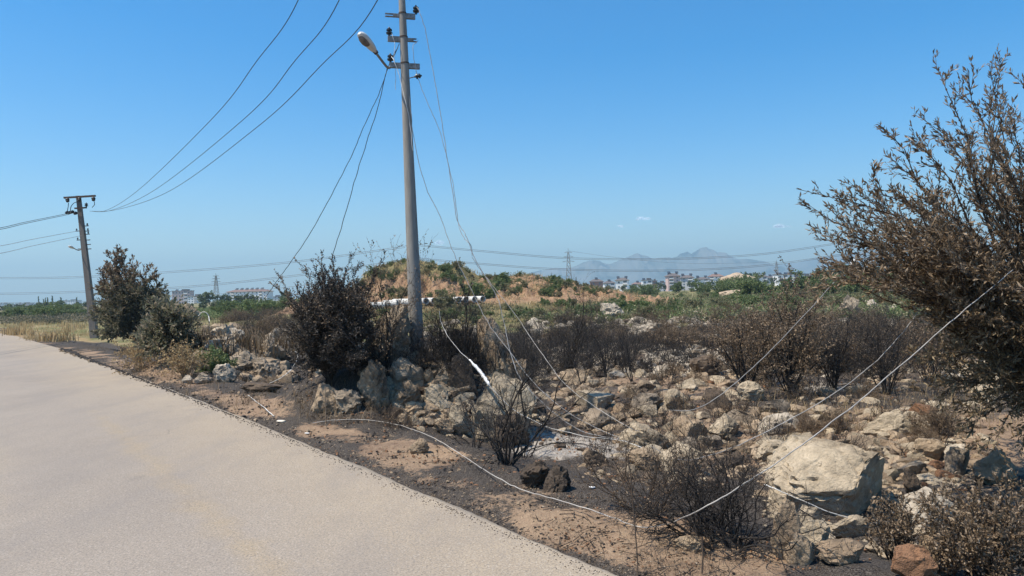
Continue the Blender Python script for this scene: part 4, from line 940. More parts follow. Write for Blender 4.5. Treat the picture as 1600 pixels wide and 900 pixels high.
B = [
 (1203, 1412, 682, 812, 'cream', 11, 'huge cream limestone boulder, the biggest in the field, at lower right', 5, 9, .85, .035, 0, 'boulder', .62),
 (735, 822, 517, 600, 'tan', 23, 'tall leaning limestone slab right of the pole base', 5, 7, .7, .09, 0, 'boulder', .38, 1.3),
 (722, 838, 597, 690, 'cream', 33, 'flat-topped pale boulder behind the charred skeleton shrub', 5, 11, .7, .10, 0, 'boulder', .45),
 (560, 612, 572, 636, 'tan', 47, 'rounded knobbly boulder left of the pole rubble', 5, 12, .8, .14, 0, 'boulder', .5),
 (566, 648, 492, 584, 'grey', 53, 'craggy whitish burnt outcrop behind the near pole', 5, 12, .7, .17, 0, 'boulder', .5),
 (600, 664, 565, 612, 'grey', 58, 'grey boulder leaning against the near pole base', 4, 9, .8, .1, 0, 'boulder', .5),
 (636, 668, 552, 582, 'tan', 61, 'square tan block touching the near pole base', 4, 7, .8, .06, 0, 'boulder', .6),
 (668, 714, 569, 607, 'grey', 64, 'smooth grey boulder right beside the near pole base', 4, 10, .8, .06, 0, 'boulder', .5),
 (700, 748, 566, 620, 'sooty', 67, 'sooty wedge-shaped slab left of the white wrapped sleeve', 4, 8, .5, .06, .3, 'boulder', .45),
 (575, 600, 565, 590, 'grey', 68, 'small upright grey stone topping the knobbly boulder', 4, 8, .8, .06, 0, 'boulder', .5),
 (484, 536, 606, 646, 'tan', 71, 'brownish slab at the left foot of the pole rubble', 4, 9, .7, .1, -.5, 'boulder', .45),
 (516, 570, 612, 646, 'grey', 74, 'low rough grey rock left of the knobbly boulder', 4, 11, .7, .12, 0, 'boulder', .5),
 (898, 962, 615, 646, "cream", 77, 'flat wedge of pale rock in the middle of the rubble field', 4, 7, .6, .03, .05, 'boulder', .4),
 (910, 962, 642, 672, 'grey', 79, 'grey rock directly below the flat pale wedge', 4, 9, .7, .08, 0, 'boulder', .5),
 (966, 1048, 666, 704, 'cream', 81, 'wide pale rock where the fallen white wires meet', 4, 10, .7, .08, 0, 'boulder', .5),
 (1052, 1110, 654, 694, 'tan', 85, 'dark-faced boulder right of the pale rock with the wires', 4, 8, .7, .07, 0, 'boulder', .5),
 (1100, 1160, 652, 686, 'cream', 87, 'pale boulder above the black thicket, right of a dark-faced one', 4, 9, .7, .08, 0, 'boulder', .5),
 (1030, 1098, 699, 742, 'cream', 89, 'broad cream boulder just left of the black thicket', 4, 8, .7, .07, 0, 'boulder', .5),
 (980, 1032, 704, 738, 'tan', 92, 'split tan rock left of the broad cream boulder', 4, 7, .7, .07, 0, 'boulder', .5),
 (1188, 1246, 650, 684, 'pale', 94, 'pale grey boulder above the huge boulder, with a smaller one behind', 4, 9, .7, .07, 0, 'boulder', .5),
 (1188, 1236, 627, 652, 'grey', 97, 'rounded grey rock at the near side of the ash patch', 4, 10, .7, .08, 0, 'boulder', .5),
 (1180, 1246, 692, 722, 'cream', 99, 'flat cream slab touching the upper left of the huge boulder', 4, 8, .7, .07, 0, 'boulder', .5),
 (1344, 1424, 648, 684, 'cream', 102, 'long flat slab behind the huge boulder', 4, 7, .5, .05, -.12, 'boulder', .4),
 (1424, 1475, 690, 722, 'tan', 104, 'angular tan rock upper right of the huge boulder', 4, 8, .7, .07, 0, 'boulder', .5),
 (1476, 1510, 698, 724, 'pale', 107, 'small pale rock right of the angular tan rock', 4, 8, .7, .07, 0, 'boulder', .5),
 (1510, 1582, 712, 764, 'tan', 109, 'pitted brown boulder under the scorched tree', 4, 12, .7, .14, 0, 'boulder', .5),
 (1478, 1516, 704, 744, 'grey', 110, 'grey rock touching the left of the pitted brown boulder', 4, 9, .7, .1, 0, 'boulder', .5),
 (1410, 1442, 738, 776, 'sooty', 112, 'sooty brown rock right of the huge boulder shadow', 4, 10, .8, .1, 0, 'boulder', .5),
 (1410, 1490, 772, 826, 'pale', 115, 'whitish broken boulder right of the leafy brown bush', 4, 9, .6, .08, 0, 'boulder', .45),
 (1204, 1252, 792, 874, 'tan', 118, 'upright tan block under the left end of the huge boulder', 4, 9, .6, .07, 0, 'boulder', .6),
 (1243, 1286, 794, 822, 'cream', 121, 'small cracked stone wedged under the huge boulder', 4, 8, .7, .06, 0, 'boulder', .5),
 (1288, 1362, 806, 842, 'cream', 124, 'flat cream stone below the thin white cable', 4, 8, .6, .06, .08, 'boulder', .45),
 (1248, 1300, 820, 864, 'cream', 127, 'angular cream stone below the small cracked stone', 4, 8, .7, .07, 0, 'boulder', .5),
 (1226, 1276, 838, 884, 'tan', 129, 'tan stone at the foot of the upright tan block', 4, 8, .7, .07, 0, 'boulder', .5),
 (1278, 1350, 846, 886, 'tan', 131, 'low tan rock left of the leafy brown bush base', 4, 9, .7, .07, 0, 'boulder', .5),
 (1388, 1462, 856, 912, 'orange', 134, 'pointed orange-brown rock at the bottom edge', 4, 8, .7, .07, 0, 'boulder', .5),
 (1440, 1500, 846, 900, 'tan', 136, 'pale brown rock right of the pointed orange rock', 4, 9, .7, .07, 0, 'boulder', .5),
 (812, 862, 724, 764, 'sooty', 138, 'soot-brown boulder at the edge of the white ash', 4, 11, .8, .12, 0, 'boulder', .5),
 (846, 894, 730, 772, 'sooty', 141, 'black burnt boulder right of the soot-brown one', 4, 11, .8, .14, 0, 'boulder', .5),
 (912, 952, 706, 734, 'sooty', 143, 'low brown rock sitting in the white ash', 4, 9, .8, .08, 0, 'boulder', .5),
 (678, 712, 656, 680, 'tan', 146, 'small brown stone below the pole rubble, left of the skeleton shrub', 4, 10, .8, .08, 0, 'boulder', .5),
 (700, 736, 640, 684, 'cream', 148, 'tan boulder half behind the left twigs of the skeleton shrub', 4, 10, .8, .1, 0, 'boulder', .5),
 (768, 832, 650, 700, 'sooty', 151, 'shaded boulder inside the skeleton shrub', 4, 11, .8, .12, 0, 'boulder', .5),
 (638, 672, 688, 708, 'tan', 153, 'lone small tan stone on the verge above the white cable', 4, 10, .8, .08, 0, 'boulder', .5),
 (984, 1038, 618, 646, 'grey', 155, 'grey rock right of the flat pale wedge', 4, 10, .7, .1, 0, 'boulder', .5),
 (1038, 1076, 612, 640, 'cream', 157, 'cream rock two along from the flat pale wedge', 4, 9, .7, .1, 0, 'boulder', .5),
 (1076, 1130, 560, 590, 'sooty', 158, 'dark rock ledge behind the middle of the rubble', 4, 9, .7, .1, 0, 'boulder', .5),
 (300, 352, 552, 580, 'grey', 160, 'grey stone at the lower left of the left rock pile', 4, 9, .7, .1, 0, 'boulder', .5),
 (316, 386, 512, 548, 'pale', 163, 'craggy whitish outcrop crowning the left rock pile', 4, 12, .7, .16, 0, 'boulder', .5),
 (356, 398, 540, 566, 'grey', 166, 'grey slab in the middle of the left rock pile', 4, 9, .7, .1, .2, 'boulder', .5),
 (400, 446, 534, 566, 'grey', 169, 'grey craggy rock at the right end of the left rock pile', 4, 11, .7, .14, 0, 'boulder', .5),
 (284, 302, 588, 600, 'pale', 171, 'bright white stone beside the road at the left rock pile', 4, 9, .7, .06, 0, 'boulder', .5),
 (302, 332, 584, 600, 'grey', 173, 'grey stone next to the bright white roadside stone', 4, 9, .7, .06, 0, 'boulder', .5),
 (378, 444, 598, 614, 'sooty', 175, 'flat sooty slab at the right foot of the left rock pile', 4, 8, .6, .06, 0, 'boulder', .4),
 (280, 312, 478, 500, 'tan', 177, 'brown rock lump under the white hooped cable', 4, 9, .7, .06, 0, 'boulder', .5),
 (938, 975, 477, 500, 'pale', 181, 'whitish crag at the top of the far rubble slope', 4, 12, .7, .16, 0, 'boulder', .5),
 (980, 1040, 505, 532, 'pale', 184, 'long whitish crag in the middle of the far rubble', 4, 12, .7, .16, 0, 'boulder', .5),
 (1312, 1350, 466, 500, 'grey', 187, 'stacked grey crag left of the scorched tree', 4, 12, .7, .16, 0, 'boulder', .5),
 (1350, 1378, 470, 488, 'pale', 189, 'pale crag right of the stacked grey crag', 4, 12, .7, .16, 0, 'boulder', .5),
 (322, 372, 530, 560, 'pale', 201, 'rugged whitish block below the craggy outcrop of the left rock pile', 4, 11, .7, .15, 0, 'boulder', .45),
 (352, 404, 552, 580, 'grey', 203, 'wide grey block at the front of the left rock pile', 4, 10, .7, .14, 0, 'boulder', .45),
 (392, 440, 562, 592, 'grey', 205, 'brown-grey block at the lower right of the left rock pile', 4, 10, .7, .14, 0, 'boulder', .45),
 (334, 372, 572, 598, 'pale', 207, 'pale stone at the very front of the left rock pile', 4, 10, .7, .12, 0, 'boulder', .45),
 (408, 458, 518, 548, 'pale', 209, 'whitish crag right of the top of the left rock pile', 4, 11, .7, .16, 0, 'boulder', .45),
 (700, 745, 520, 560, 'sooty', 211, 'dark rock behind the cable between the pole and the tall slab', 4, 10, .8, .14, 0, 'boulder', .45),
 (760, 830, 560, 612, 'tan', 213, 'broken brown rock against the foot of the tall leaning slab', 4, 10, .7, .15, 0, 'boulder', .45),
 (610, 660, 600, 640, 'tan', 215, 'chunky tan rock at the front of the pole rubble', 4, 10, .8, .12, 0, 'boulder', .45),
 (660, 704, 606, 644, 'cream', 217, 'cream rock at the front of the pole rubble under the smooth grey boulder', 4, 10, .8, .1, 0, 'boulder', .45),
 (870, 915, 580, 606, 'tan', 219, 'tan rock under the fan-shaped black shrub', 4, 10, .8, .1, 0, 'boulder', .45),
 (1150, 1196, 600, 628, 'cream', 221, 'cream rock left of the near edge of the grey ash', 4, 10, .8, .1, 0, 'boulder', .45),
 (1262, 1316, 640, 676, 'tan', 223, 'rusty tan block just above the huge boulder', 4, 10, .8, .1, 0, 'boulder', .45),
 (1052, 1098, 838, 860, 'tan', 191, 'flat pale stone lying on the verge below the black thicket', 4, 8, .8, .05, 0, 'boulder', .5),
]
def short(lb):
    w_ = lb.split(','); return w_[0]
BL_ = []
for b in B:
    p, _ = G((b[0]+b[1])/2, b[3]); BL_.append((p.x, p.y, short(b[6])))
def rel(x, y):
    d = [(math.hypot(x-q[0], y-q[1]), q) for q in BL_]; q = min(d, key=lambda e: e[0])[1]; dx, dy = x-q[0], y-q[1]
    wd = ('right of' if dx > 0 else 'left of') if abs(dx) > abs(dy) else ('behind' if dy > 0 else 'in front of')
    return f"{wd} the {q[2]}"
for b in B: boulder(b[0], b[1], b[2], b[3], b[4], b[5], b[6], b[7], b[8], b[9], b[10], b[11], 0, b[12], 0, b[13], b[14] if len(b) > 14 else 1.0 if b[5] == 11 else 1.22)
# rubble: shared meshes
RM = []
for k in range(14):
    V, Fc = rock_geo(500+k*7, 3, 14+k % 5, .04+.02*(k % 3), .36+.02*(k % 5)); RM.append(mesh_np('rock', V, Fc, ROCK['cream'], True, 28))
def free(px, py):
    k = np.ones(len(px), bool)
    for cx, cy, rx, ry_ in ((885, 700, 78, 42), (1250, 600, 115, 20), (1400, 612, 90, 14)): k &= ((px-cx)/rx)**2+((py-cy)/ry_)**2 > 1
    return k
ZN = [ # x0,x1,y0,y1, n, size px min,max, mats, zone phrase
 (292, 452, 512, 600, 44, 16, 46, ('pale', 'grey', 'tan', 'sooty'), 'in the left rock pile'),
 (486, 730, 575, 655, 46, 16, 46, ('tan', 'cream', 'grey', 'sooty'), 'in the rubble below the near pole'),
 (700, 860, 600, 700, 16, 10, 30, ('cream', 'tan', 'sooty'), 'around the charred skeleton shrub'),
 (870, 1190, 600, 730, 72, 24, 70, ('cream', 'tan', 'grey', 'tan', 'sooty'), 'in the middle rubble field'),
 (850, 1180, 540, 610, 24, 16, 34, ('tan', 'cream', 'orange', 'grey'), 'behind the middle rubble field'),
 (1200, 1520, 640, 770, 58, 20, 60, ('cream', 'tan', 'tan', 'orange', 'grey'), 'behind and right of the huge boulder'),
 (1190, 1480, 800, 890, 20, 14, 34, ('cream', 'tan', 'sooty'), 'below the huge boulder'),
]
SZ = ['small', 'middling', 'sizeable']
MN = {'cream': 'cream', 'tan': 'tan', 'grey': 'grey', 'sooty': 'sooty', 'orange': 'rusty orange', 'pale': 'whitish'}
def stone_obj(P, size, mat, label, group):
    me = RM[RN.randrange(len(RM))]; o = obj('rock', me, None, P)
    o.material_slots[0].link = 'OBJECT'; o.material_slots[0].material = ROCK[mat]
    a = size; o.scale = (a*(.8+.5*RN.random()), a*(.7+.5*RN.random()), a*(.45+.4*RN.random())); o.rotation_euler = (RN.gauss(0, .25), RN.gauss(0, .25), RN.random()*6.28)
    return tag(o, label, 'rock', group)
for (x0, x1, y0, y1, n, s0, s1, mats, ph) in ZN:
    px = rng.uniform(x0, x1, n); py = rng.uniform(y0, y1, n); P, T, ok = Gv(px, py); fr_ = free(px, py) & (side(P[:, 0], P[:, 1]) > 1.75)
    for k in range(n):
        if not fr_[k]: continue
        u = RN.random()**1.8; sp = s0+(s1-s0)*u; sz = sp*T[k]/F*.5; mt = mats[RN.randrange(len(mats))]
        stone_obj(P[k]+np.array([0, 0, sz*.06]), sz, mt, ' '.join((f"{SZ[min(2, int(u*3))]} {MN[mt]} rock "+rel(P[k][0], P[k][1])).split()[:16]), f'rocks {ph}')
def stones(name, px, py, smin, smax, mat, label, sub=2, seed=0, power=2.5):
    r = np.random.default_rng(seed); P, T, ok = Gv(px, py); ok &= side(P[:, 0], P[:, 1]) > (.1 if name == 'pebbles' else 1.75)
    if name != 'pebbles': ok &= free(np.asarray(px), np.asarray(py)) | (r.random(len(px)) < .22)
    P = P[ok]; T = T[ok]; n = len(P); protoV = [rock_geo(900+seed+i, sub, 12, .05, .38)[0] for i in range(6)]; Fc = ICO[sub][1]; nv = len(protoV[0])
    sz = (smin+(smax-smin)*r.random(n)**power)*T/F*.5
    A = np.empty((n, nv, 3))
    for i in range(n):
        v = protoV[r.integers(6)]*np.array([.8+.5*r.random(), .7+.5*r.random(), .45+.4*r.random()])*sz[i]; a = r.random()*6.28; c, s = math.cos(a), math.sin(a)
        A[i] = np.stack([v[:, 0]*c-v[:, 1]*s, v[:, 0]*s+v[:, 1]*c, v[:, 2]], -1)+P[i]+np.array([0, 0, sz[i]*.02])
    FF = (Fc[None]+(np.arange(n)*nv)[:, None, None]).reshape(-1, 3)
    return tag(obj(name, mesh_np(name, A.reshape(-1, 3), FF, mat, True, 22)), label, 'gravel', kind='stuff')
U = lambda a, b, n: rng.uniform(a, b, n)
stones('rubble', np.concatenate([U(860, 1560, 750), U(1180, 1520, 350), U(480, 730, 450), U(290, 450, 350)]), np.concatenate([U(560, 760, 750), U(640, 780, 350), U(570, 660, 450), U(510, 600, 350)]), 7, 38, ROCK['tan'], 'loose tan rubble strewn over the burnt field', 2, 1)
stones('rubble', np.concatenate([U(860, 1560, 480), U(1190, 1500, 300), U(480, 860, 400)]), np.concatenate([U(555, 760, 480), U(640, 880, 300), U(570, 690, 400)]), 7, 42, ROCK['cream'], 'loose cream rubble strewn over the burnt field', 2, 2)
stones('rubble', np.concatenate([U(820, 1500, 1900), U(540, 760, 200), U(1290, 1520, 260)]), np.concatenate([480+110*rng.random(1900)**.8, U(500, 570, 200), U(468, 515, 260)]), 7, 30, ROCK['pale'], 'whitish rubble on the far side of the burnt field', 2, 3, 2)
stones('rubble', np.concatenate([U(820, 1560, 1300), U(280, 560, 120)]), np.concatenate([U(490, 760, 1300), U(520, 600, 120)]), 6, 34, ROCK['sooty'], 'sooty rubble between the burnt shrubs', 1, 4)
stones('pebbles', np.concatenate([U(860, 1590, 2600), U(480, 900, 1200)]), np.concatenate([U(590, 890, 2600), U(590, 760, 1200)]), 2, 8, ROCK['orange'], 'small rust-coloured pebbles on the burnt soil', 1, 5)
ex = lambda x: 665+(x-400)*np.where(x > 400, .435, .39)
qx = U(180, 1230, 3200); stones('pebbles', qx, ex(qx)-110*rng.random(3200)**1.3, 2, 8, ROCK['tan'], 'fine gravel scattered along the dirt verge', 1, 6, 4)
qx = U(180, 1230, 4200); stones('pebbles', qx, ex(qx)-110*rng.random(4200)**1.6, 2, 8, m_plain('charcoal', (.02, .018, .018), (.05, .044, .04), 30, .9, .2), 'black charred crumbs scattered on the verge', 1, 7, 3)
qx = U(180, 1230, 500); stones('pebbles', qx, ex(qx)-110*rng.random(500), 2, 5, ROCK['pale'], 'whitish crumbs scattered on the verge', 1, 8, 3)

def edge_pts(n, k, seed):
    r_ = np.random.default_rng(seed); Y = 4.2+26*r_.random(n)**1.6; s = r_.normal(size=n)*k; X = np.interp(Y, EY, EX)+(s-.02)/.81; return X, Y, s
def crumbs(n, k, s0, s1, mat, label, seed):
    r_ = np.random.default_rng(seed); X, Y, s = edge_pts(n, k, seed); V0, Fc = rock_geo(60+seed, 1, 9, .05, .4); nv = len(V0); sz = (s0+(s1-s0)*r_.random(n)**3)*(.6+Y/12)
    z = np.where(s < 0, 0, H(X, Y)); a = r_.random(n)*6.28
    A = V0[None]*sz[:, None, None]*np.array([1, .8, .55]); c, q = np.cos(a)[:, None], np.sin(a)[:, None]
    A = np.stack([A[..., 0]*c-A[..., 1]*q+X[:, None], A[..., 0]*q+A[..., 1]*c+Y[:, None], A[..., 2]+(z+sz*.3)[:, None]], -1)
    FF = (Fc[None]+(np.arange(n)*nv)[:, None, None]).reshape(-1, 3); tag(obj('crumbs', mesh_np('crumbs', A.reshape(-1, 3), FF, mat)), label, 'gravel', kind='stuff')
M_COAL = bpy.data.materials['charcoal']
crumbs(2400, .055, .006, .028, M_COAL, 'black crumbs along the broken asphalt edge', 1)
crumbs(700, .09, .006, .026, ROCK['tan'], 'tan gravel along the broken asphalt edge', 2)
# litter
def litter(px, py, sz, c, label):
    p, t = G(px, py); V, Fc = rock_geo(int(px), 2, 6, .2, .4); o = obj('litter', mesh_np('litter', V*np.array([sz, sz*.7, sz*.3]), Fc, m_plain('litter', c, c, 5, .6), True), None, p+Vector((0, 0, .02))); tag(o, label, 'litter')
litter(926, 765, .035, (.85, .85, .85), 'small white scrap on the grey ash bank')
litter(328, 650, .04, (.75, .74, .7), 'whitish scrap beside a black lump at the road edge')
litter(480, 679, .035, (.6, .58, .55), 'pale scrap in the charred verge left of the cable')
litter(440, 660, .07, (.7, .62, .5), 'pale dry chip beside the short cable on the verge')
litter(334, 645, .06, (.015, .015, .015), 'black charred lump at the road edge')
litter(380, 652, .05, (.02, .02, .02), 'small black lump right of the charred lump at the road edge')
litter(690, 790, .025, (.7, .66, .6), 'little pale stone chip on the verge mid-slope')

# ------------------------------------------------------------------ hero plants
def tree_tips(name, seed, root, ctrl, tips, label, cat, bark, leafmats, leaf, twigs, tlen, lden, rad, fwd=1.0, names=('branches', 'foliage', 'scorched_and_lit_foliage'), split=None, wid=.34, gath=.5, start=.35, leafdir=.5, sub=2):
    r = random.Random(seed); pl = Plant(seed); steps = 12
    for (tip, k) in tips:
        c1 = root.lerp(ctrl, .6)+Vector((r.gauss(0, .12), r.gauss(0, .12), r.gauss(0, .08)))*rad*20
        c2 = ctrl.lerp(tip, .45)+Vector((r.gauss(0, 1), r.gauss(0, 1), r.gauss(0, .6)))*(tip-root).length*.05
        path = []
        for i in range(steps+1):
            t = i/steps; path.append(root*(1-t)**3+c1*3*t*(1-t)**2+c2*3*t*t*(1-t)+tip*t**3+Vector((r.gauss(0, 1), r.gauss(0, 1), r.gauss(0, 1)))*.012*(tip-root).length*(t > 0))
        Lb = (tip-root).length
        for i in range(steps):
            a, b = path[i], path[i+1]; ra = rad*(1-.92*i/steps)*k; rb = rad*(1-.92*(i+1)/steps)*k
            pl.A.append(a[:]); pl.B.append(b[:]); pl.r0.append(ra); pl.r1.append(max(rb, .0015))
            t = i/steps
            if t >= start-.001:
                d = (b-a).normalized()
                for q in range(int(lden*.8*(b-a).length+r.random()) if t > .5 else 0):
                    pl.lp.append(a.lerp(b, r.random())[:]); pl.ld.append((d*1.3+Vector((r.gauss(0, 1), r.gauss(0, 1), r.gauss(0, 1)))*.5)[:]); pl.ll.append(leaf*(.6+.7*r.random()))
                for q in range(max(1, int(twigs/steps/(1-start)+r.random()))):
                    o = d.orthogonal().normalized(); o.rotate(Quaternion(d, r.random()*6.283))
                    dd = (d*fwd+o*(.25+.5*r.random())+Vector((0, 0, .08))).normalized()
                    P = dict(steps=4, bend=.12, up=.05, kids=[sub], spread=.6, ratio=.6, leaf=leaf, lden=[lden, lden, lden], first=.3, taper=.7, lfwd=1.4 if leafdir > .4 else .6)
                    pl.grow(a.lerp(b, r.random()), dd, tlen*(.5+.8*r.random())*(1.15-.6*t), max(rb*.5, .003), 0, P)
    e = empty(name, root, label, cat)
    A = np.array(pl.A)-np.array(root); Bb = np.array(pl.B)-np.array(root)
    obj(names[0], seg_mesh(names[0], A, Bb, pl.r0, pl.r1, bark, 4), e)
    LP = np.array(pl.lp)-np.array(root); LD = np.array(pl.ld); LL = np.array(pl.ll)
    if split is None: obj(names[1], leaf_mesh(names[1], LP, LD, LL, leafmats[0], seed, wid), e)
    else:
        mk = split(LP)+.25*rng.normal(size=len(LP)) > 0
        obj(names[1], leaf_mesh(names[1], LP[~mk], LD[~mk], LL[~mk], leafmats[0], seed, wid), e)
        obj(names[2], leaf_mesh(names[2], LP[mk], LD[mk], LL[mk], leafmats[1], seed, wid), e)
    return e
r = random.Random(3)
root, _ = G(1668, 716); root.z -= .05
tips = [(W(x, y, d), k) for x, y, d, k in ((1262, 289, 7.4, 1), (1372, 190, 7.6, 1), (1480, 104, 7.8, 1.1), (1540, 98, 7.9, 1), (1590, 120, 7.6, 1), (1300, 345, 7.2, .9), (1285, 372, 7.6, .8), (1330, 425, 7.0, .8), (1402, 445, 7.0, .8), (1455, 175, 7.4, .9), (1430, 230, 7.8, .9), (1385, 262, 7.6, .9), (1345, 300, 8.0, .9), (1540, 150, 7.3, 1), (1575, 180, 8.2, 1), (1500, 210, 8.2, 1), (1440, 500, 7.1, .7), (1452, 560, 7.2, .7), (1445, 610, 7.3, .7), (1510, 650, 6.9, .7), (1530, 700, 7.0, .7), (1485, 600, 7.5, .7), (1500, 140, 8.5, .9), (1318, 290, 8.3, .8), (1412, 208, 7.2, .9), (1345, 262, 7.3, .9), (1300, 312, 8.2, .8), (1275, 330, 7.9, .8), (1500, 122, 7.2, .9), (1560, 108, 8.4, .9), (1465, 190, 8.5, .9), (1400, 300, 7.0, .9), (1320, 385, 7.8, .8))]
for i in range(60):
    a = r.uniform(math.pi*.42, math.pi*1.18); rr = r.uniform(.35, 1.0)**.8
    x = 1640+ (math.cos(a))*rr*(290 if a < 2.9 else 205); y = 470-math.sin(a)*rr*340
    tips.append((W(x, y, r.uniform(6.6, 9.6)), .75))
for i in range(66):
    y = r.uniform(450, 700); x = r.uniform(1455+max(0, y-560)*.5, 1710); tips.append((W(x, y, r.uniform(6.7, 8.6)), .6))
for i in range(26):
    x = r.uniform(1620, 1950); y = r.uniform(120, 600); tips.append((W(x, y, r.uniform(7, 9.5)), .8))
for i in range(52):
    a = r.uniform(math.pi*.76, math.pi*1.0); L_ = r.uniform(150, 345)
    tips.append((W(1625+math.cos(a)*L_*1.05, 455-math.sin(a)*L_*.85, r.uniform(6.9, 8.6)), .7))
ctrl = W(1655, 500, 7.9)
tree_tips('scorched_tree', 77, root, ctrl, tips, 'large scorched olive-like tree with brown curled leaves filling the right edge', 'tree', M_BARK, (L_WARM, L_RIGHT), .056, 30, .29, 44, .03, names=('branches', 'lower_foliage', 'upper_foliage'), wid=.27, start=.34, split=lambda P: (P[:, 2]-1.9)*.9)
# left olive tree
root, _ = G(228, 552); dl = (root-Vector((0, 0, CAMZ))).dot(_f)
tips = []
for i in range(95):
    a = r.uniform(-.15, math.pi+.15); k = r.uniform(.35, 1)
    x = 212+math.cos(a)*k*62-math.sin(a)*k*14; y = 512-math.sin(a)*k*(116 if math.cos(a) < .1 else 92)
    tips.append((W(x, y, dl+r.uniform(-1.3, 1.3)), .8))
for x, y in ((178, 392), (190, 396), (168, 400), (206, 408), (158, 425), (236, 428), (228, 422), (150, 450), (250, 440), (262, 455), (240, 450), (255, 475), (270, 480), (246, 462)): tips.append((W(x, y, dl), .8))
tree_tips('olive_tree', 78, root, W(205, 500, dl), tips, 'half-scorched olive tree with reddish top leaves standing beside the far pole', 'tree', M_BARK, (L_OLIVE, L_SCORCH_LIT), .14, 26, .55, 22, .07, split=lambda P: (P[:, 2]-3.1)*.7-P[:, 0]*.12, wid=.36, start=.3, names=('branches', 'foliage', 'scorched_and_lit_foliage'))
root, _ = G(268, 556); dl = (root-Vector((0, 0, CAMZ))).dot(_f); tips = []
for i in range(60):
    a = r.uniform(-.1, math.pi+.1); k = r.uniform(.3, 1); tips.append((W(264+math.cos(a)*k*36, 544-math.sin(a)*k*(72 if i > 3 else 88), dl+r.uniform(-1, 1)), .8))
tree_tips('olive_bush', 79, root, W(264, 515, dl), tips, 'olive-grey bush right of the half-scorched olive tree', 'bush', M_BARK, (L_OLIVE,), .12, 22, .45, 20, .05, wid=.36, start=.3)
# big dark bush
root, _ = G(514, 607); dl = (root-Vector((0, 0, CAMZ))).dot(_f); tips = []
for i in range(150):
    a = r.uniform(-.05, math.pi+.05); k = r.uniform(.25, 1)**.7
    x = 514+math.cos(a)*k*(68 if math.cos(a) < 0 else 72); y = 520-math.sin(a)*k*100+r.gauss(0, 6)
    tips.append((W(x, y, dl+r.uniform(-.75, .75)), .55))
for x, y in ((498, 404), (522, 400), (470, 412), (545, 405), (565, 408), (440, 432), (592, 425), (598, 448), (430, 445), (600, 405)): tips.append((W(x, y, dl+r.uniform(-.3, .3)), .5))
for i in range(40):
    tips.append((W(r.uniform(458, 585), r.uniform(500, 590), dl+r.uniform(-.8, .4)), .45))
tree_tips('dark_bush', 80, root, W(514, 545, dl), tips, 'big dense dark bush with its sunlit upper left coloured brown, left of the near pole', 'bush', M_CHAR, (L_DARK, L_SCORCH_LIT), .034, 34, .24, 56, .020, split=lambda P: (P[:, 2]-1.35)*.9-P[:, 0]*1.1-.75, wid=.42, start=.22, leafdir=.2)  # brown leaves colour the sunlit upper left, dark ones the shaded rest
# brown thin bush between dark bush and pole
def hero(kind, px, yb, hpx, stems, P, bark, leafm, label, cat, spread=.6, rad=.01, seed=1, name=None, wid=.45):
    p, t = G(px, yb); d = (p-Vector((0, 0, CAMZ))).dot(_f); h = hpx*d/F*(1.28 if kind in ('skeleton_shrub', 'black_thicket', 'brown_thicket') else .98)
    pl = Plant(seed); rr = pl.r
    for i in range(stems):
        a = rr.random()*6.283; k = spread*(.15+.85*rr.random())
        pl.grow(Vector((math.cos(a)*.1*k, math.sin(a)*.1*k, -.04)), Vector((math.cos(a)*k, math.sin(a)*k, 1)), h*(.62+.4*rr.random()), rad*(.6+.7*rr.random()), 0, P)
    return pl.build(name or kind, label, cat, None, bark, leafm, p, wid=wid)
def pp(base, **k): q = dict(base); q.update(k); return q
hero('burnt_bush', 600, 600, 175, 9, pp(BARE2, kids=[6, 5, 3], lden=[0, 5, 14, 14], leaf=.03), M_CHAR, L_SCORCH_LIT, 'thin brown-tipped burnt bush between the big dark bush and the near pole', 'bush', .55, .014, 5)
hero('burnt_sapling', 724, 575, 200, 2, pp(BARE, kids=[4, 3, 2], bend=.07, up=.12, spread=.5, ratio=.22, lden=[0, 16, 32, 32], leaf=.045, first=.72), M_CHAR, L_DARK, 'tallest slender charred sapling rising above the mound right of the near pole', 'sapling', .10, .014, 8)
hero('burnt_sapling', 695, 568, 120, 4, pp(BARE, kids=[5, 4, 2], bend=.12), M_CHAR, None, 'short forked charred sapling close to the near pole on its right', 'sapling', .35, .014, 9)
hero('skeleton_shrub', 790, 722, 150, 16, pp(BARE, steps=7, kids=[5, 4, 2], bend=.24, up=.06, ratio=.5), M_CHAR, None, 'charred skeleton shrub with thick bare stems standing in white ash', 'shrub', .8, .014, 12)
hero('skeleton_shrub', 738, 700, 80, 9, pp(BARE, steps=7, kids=[5, 3], bend=.25, up=.02, ratio=.5), M_CHAR, None, 'smaller charred twig shrub leaning left from the skeleton shrub', 'shrub', 1.3, .008, 13)
hero('skeleton_shrub', 815, 716, 95, 9, pp(BARE, steps=7, kids=[4, 3], bend=.22, up=.0, ratio=.5), M_CHAR, None, 'sprawling charred twigs right of the skeleton shrub', 'shrub', 1.5, .010, 14)
hero('black_thicket', 1100, 838, 130, 26, pp(BARE, steps=7, kids=[7, 5, 2], bend=.3, up=.0, ratio=.45), M_CHAR, None, 'dense black thicket of burnt twigs left of the huge boulder', 'shrub', 1.1, .009, 15)
hero('black_thicket', 1150, 852, 150, 22, pp(BARE, steps=7, kids=[7, 5, 2], bend=.28, up=.02, ratio=.45), M_CHAR, None, 'taller black thicket touching the left end of the huge boulder', 'shrub', .75, .009, 16)
hero('brown_thicket', 1010, 800, 100, 22, pp(SCOR, steps=6, kids=[6, 4], bend=.25, lden=[0, 10, 20], leaf=.025), M_BARK, L_SCORCH_LIT, 'low brown thicket of dry twigs behind the white cable', 'shrub', 1.2, .007, 17)
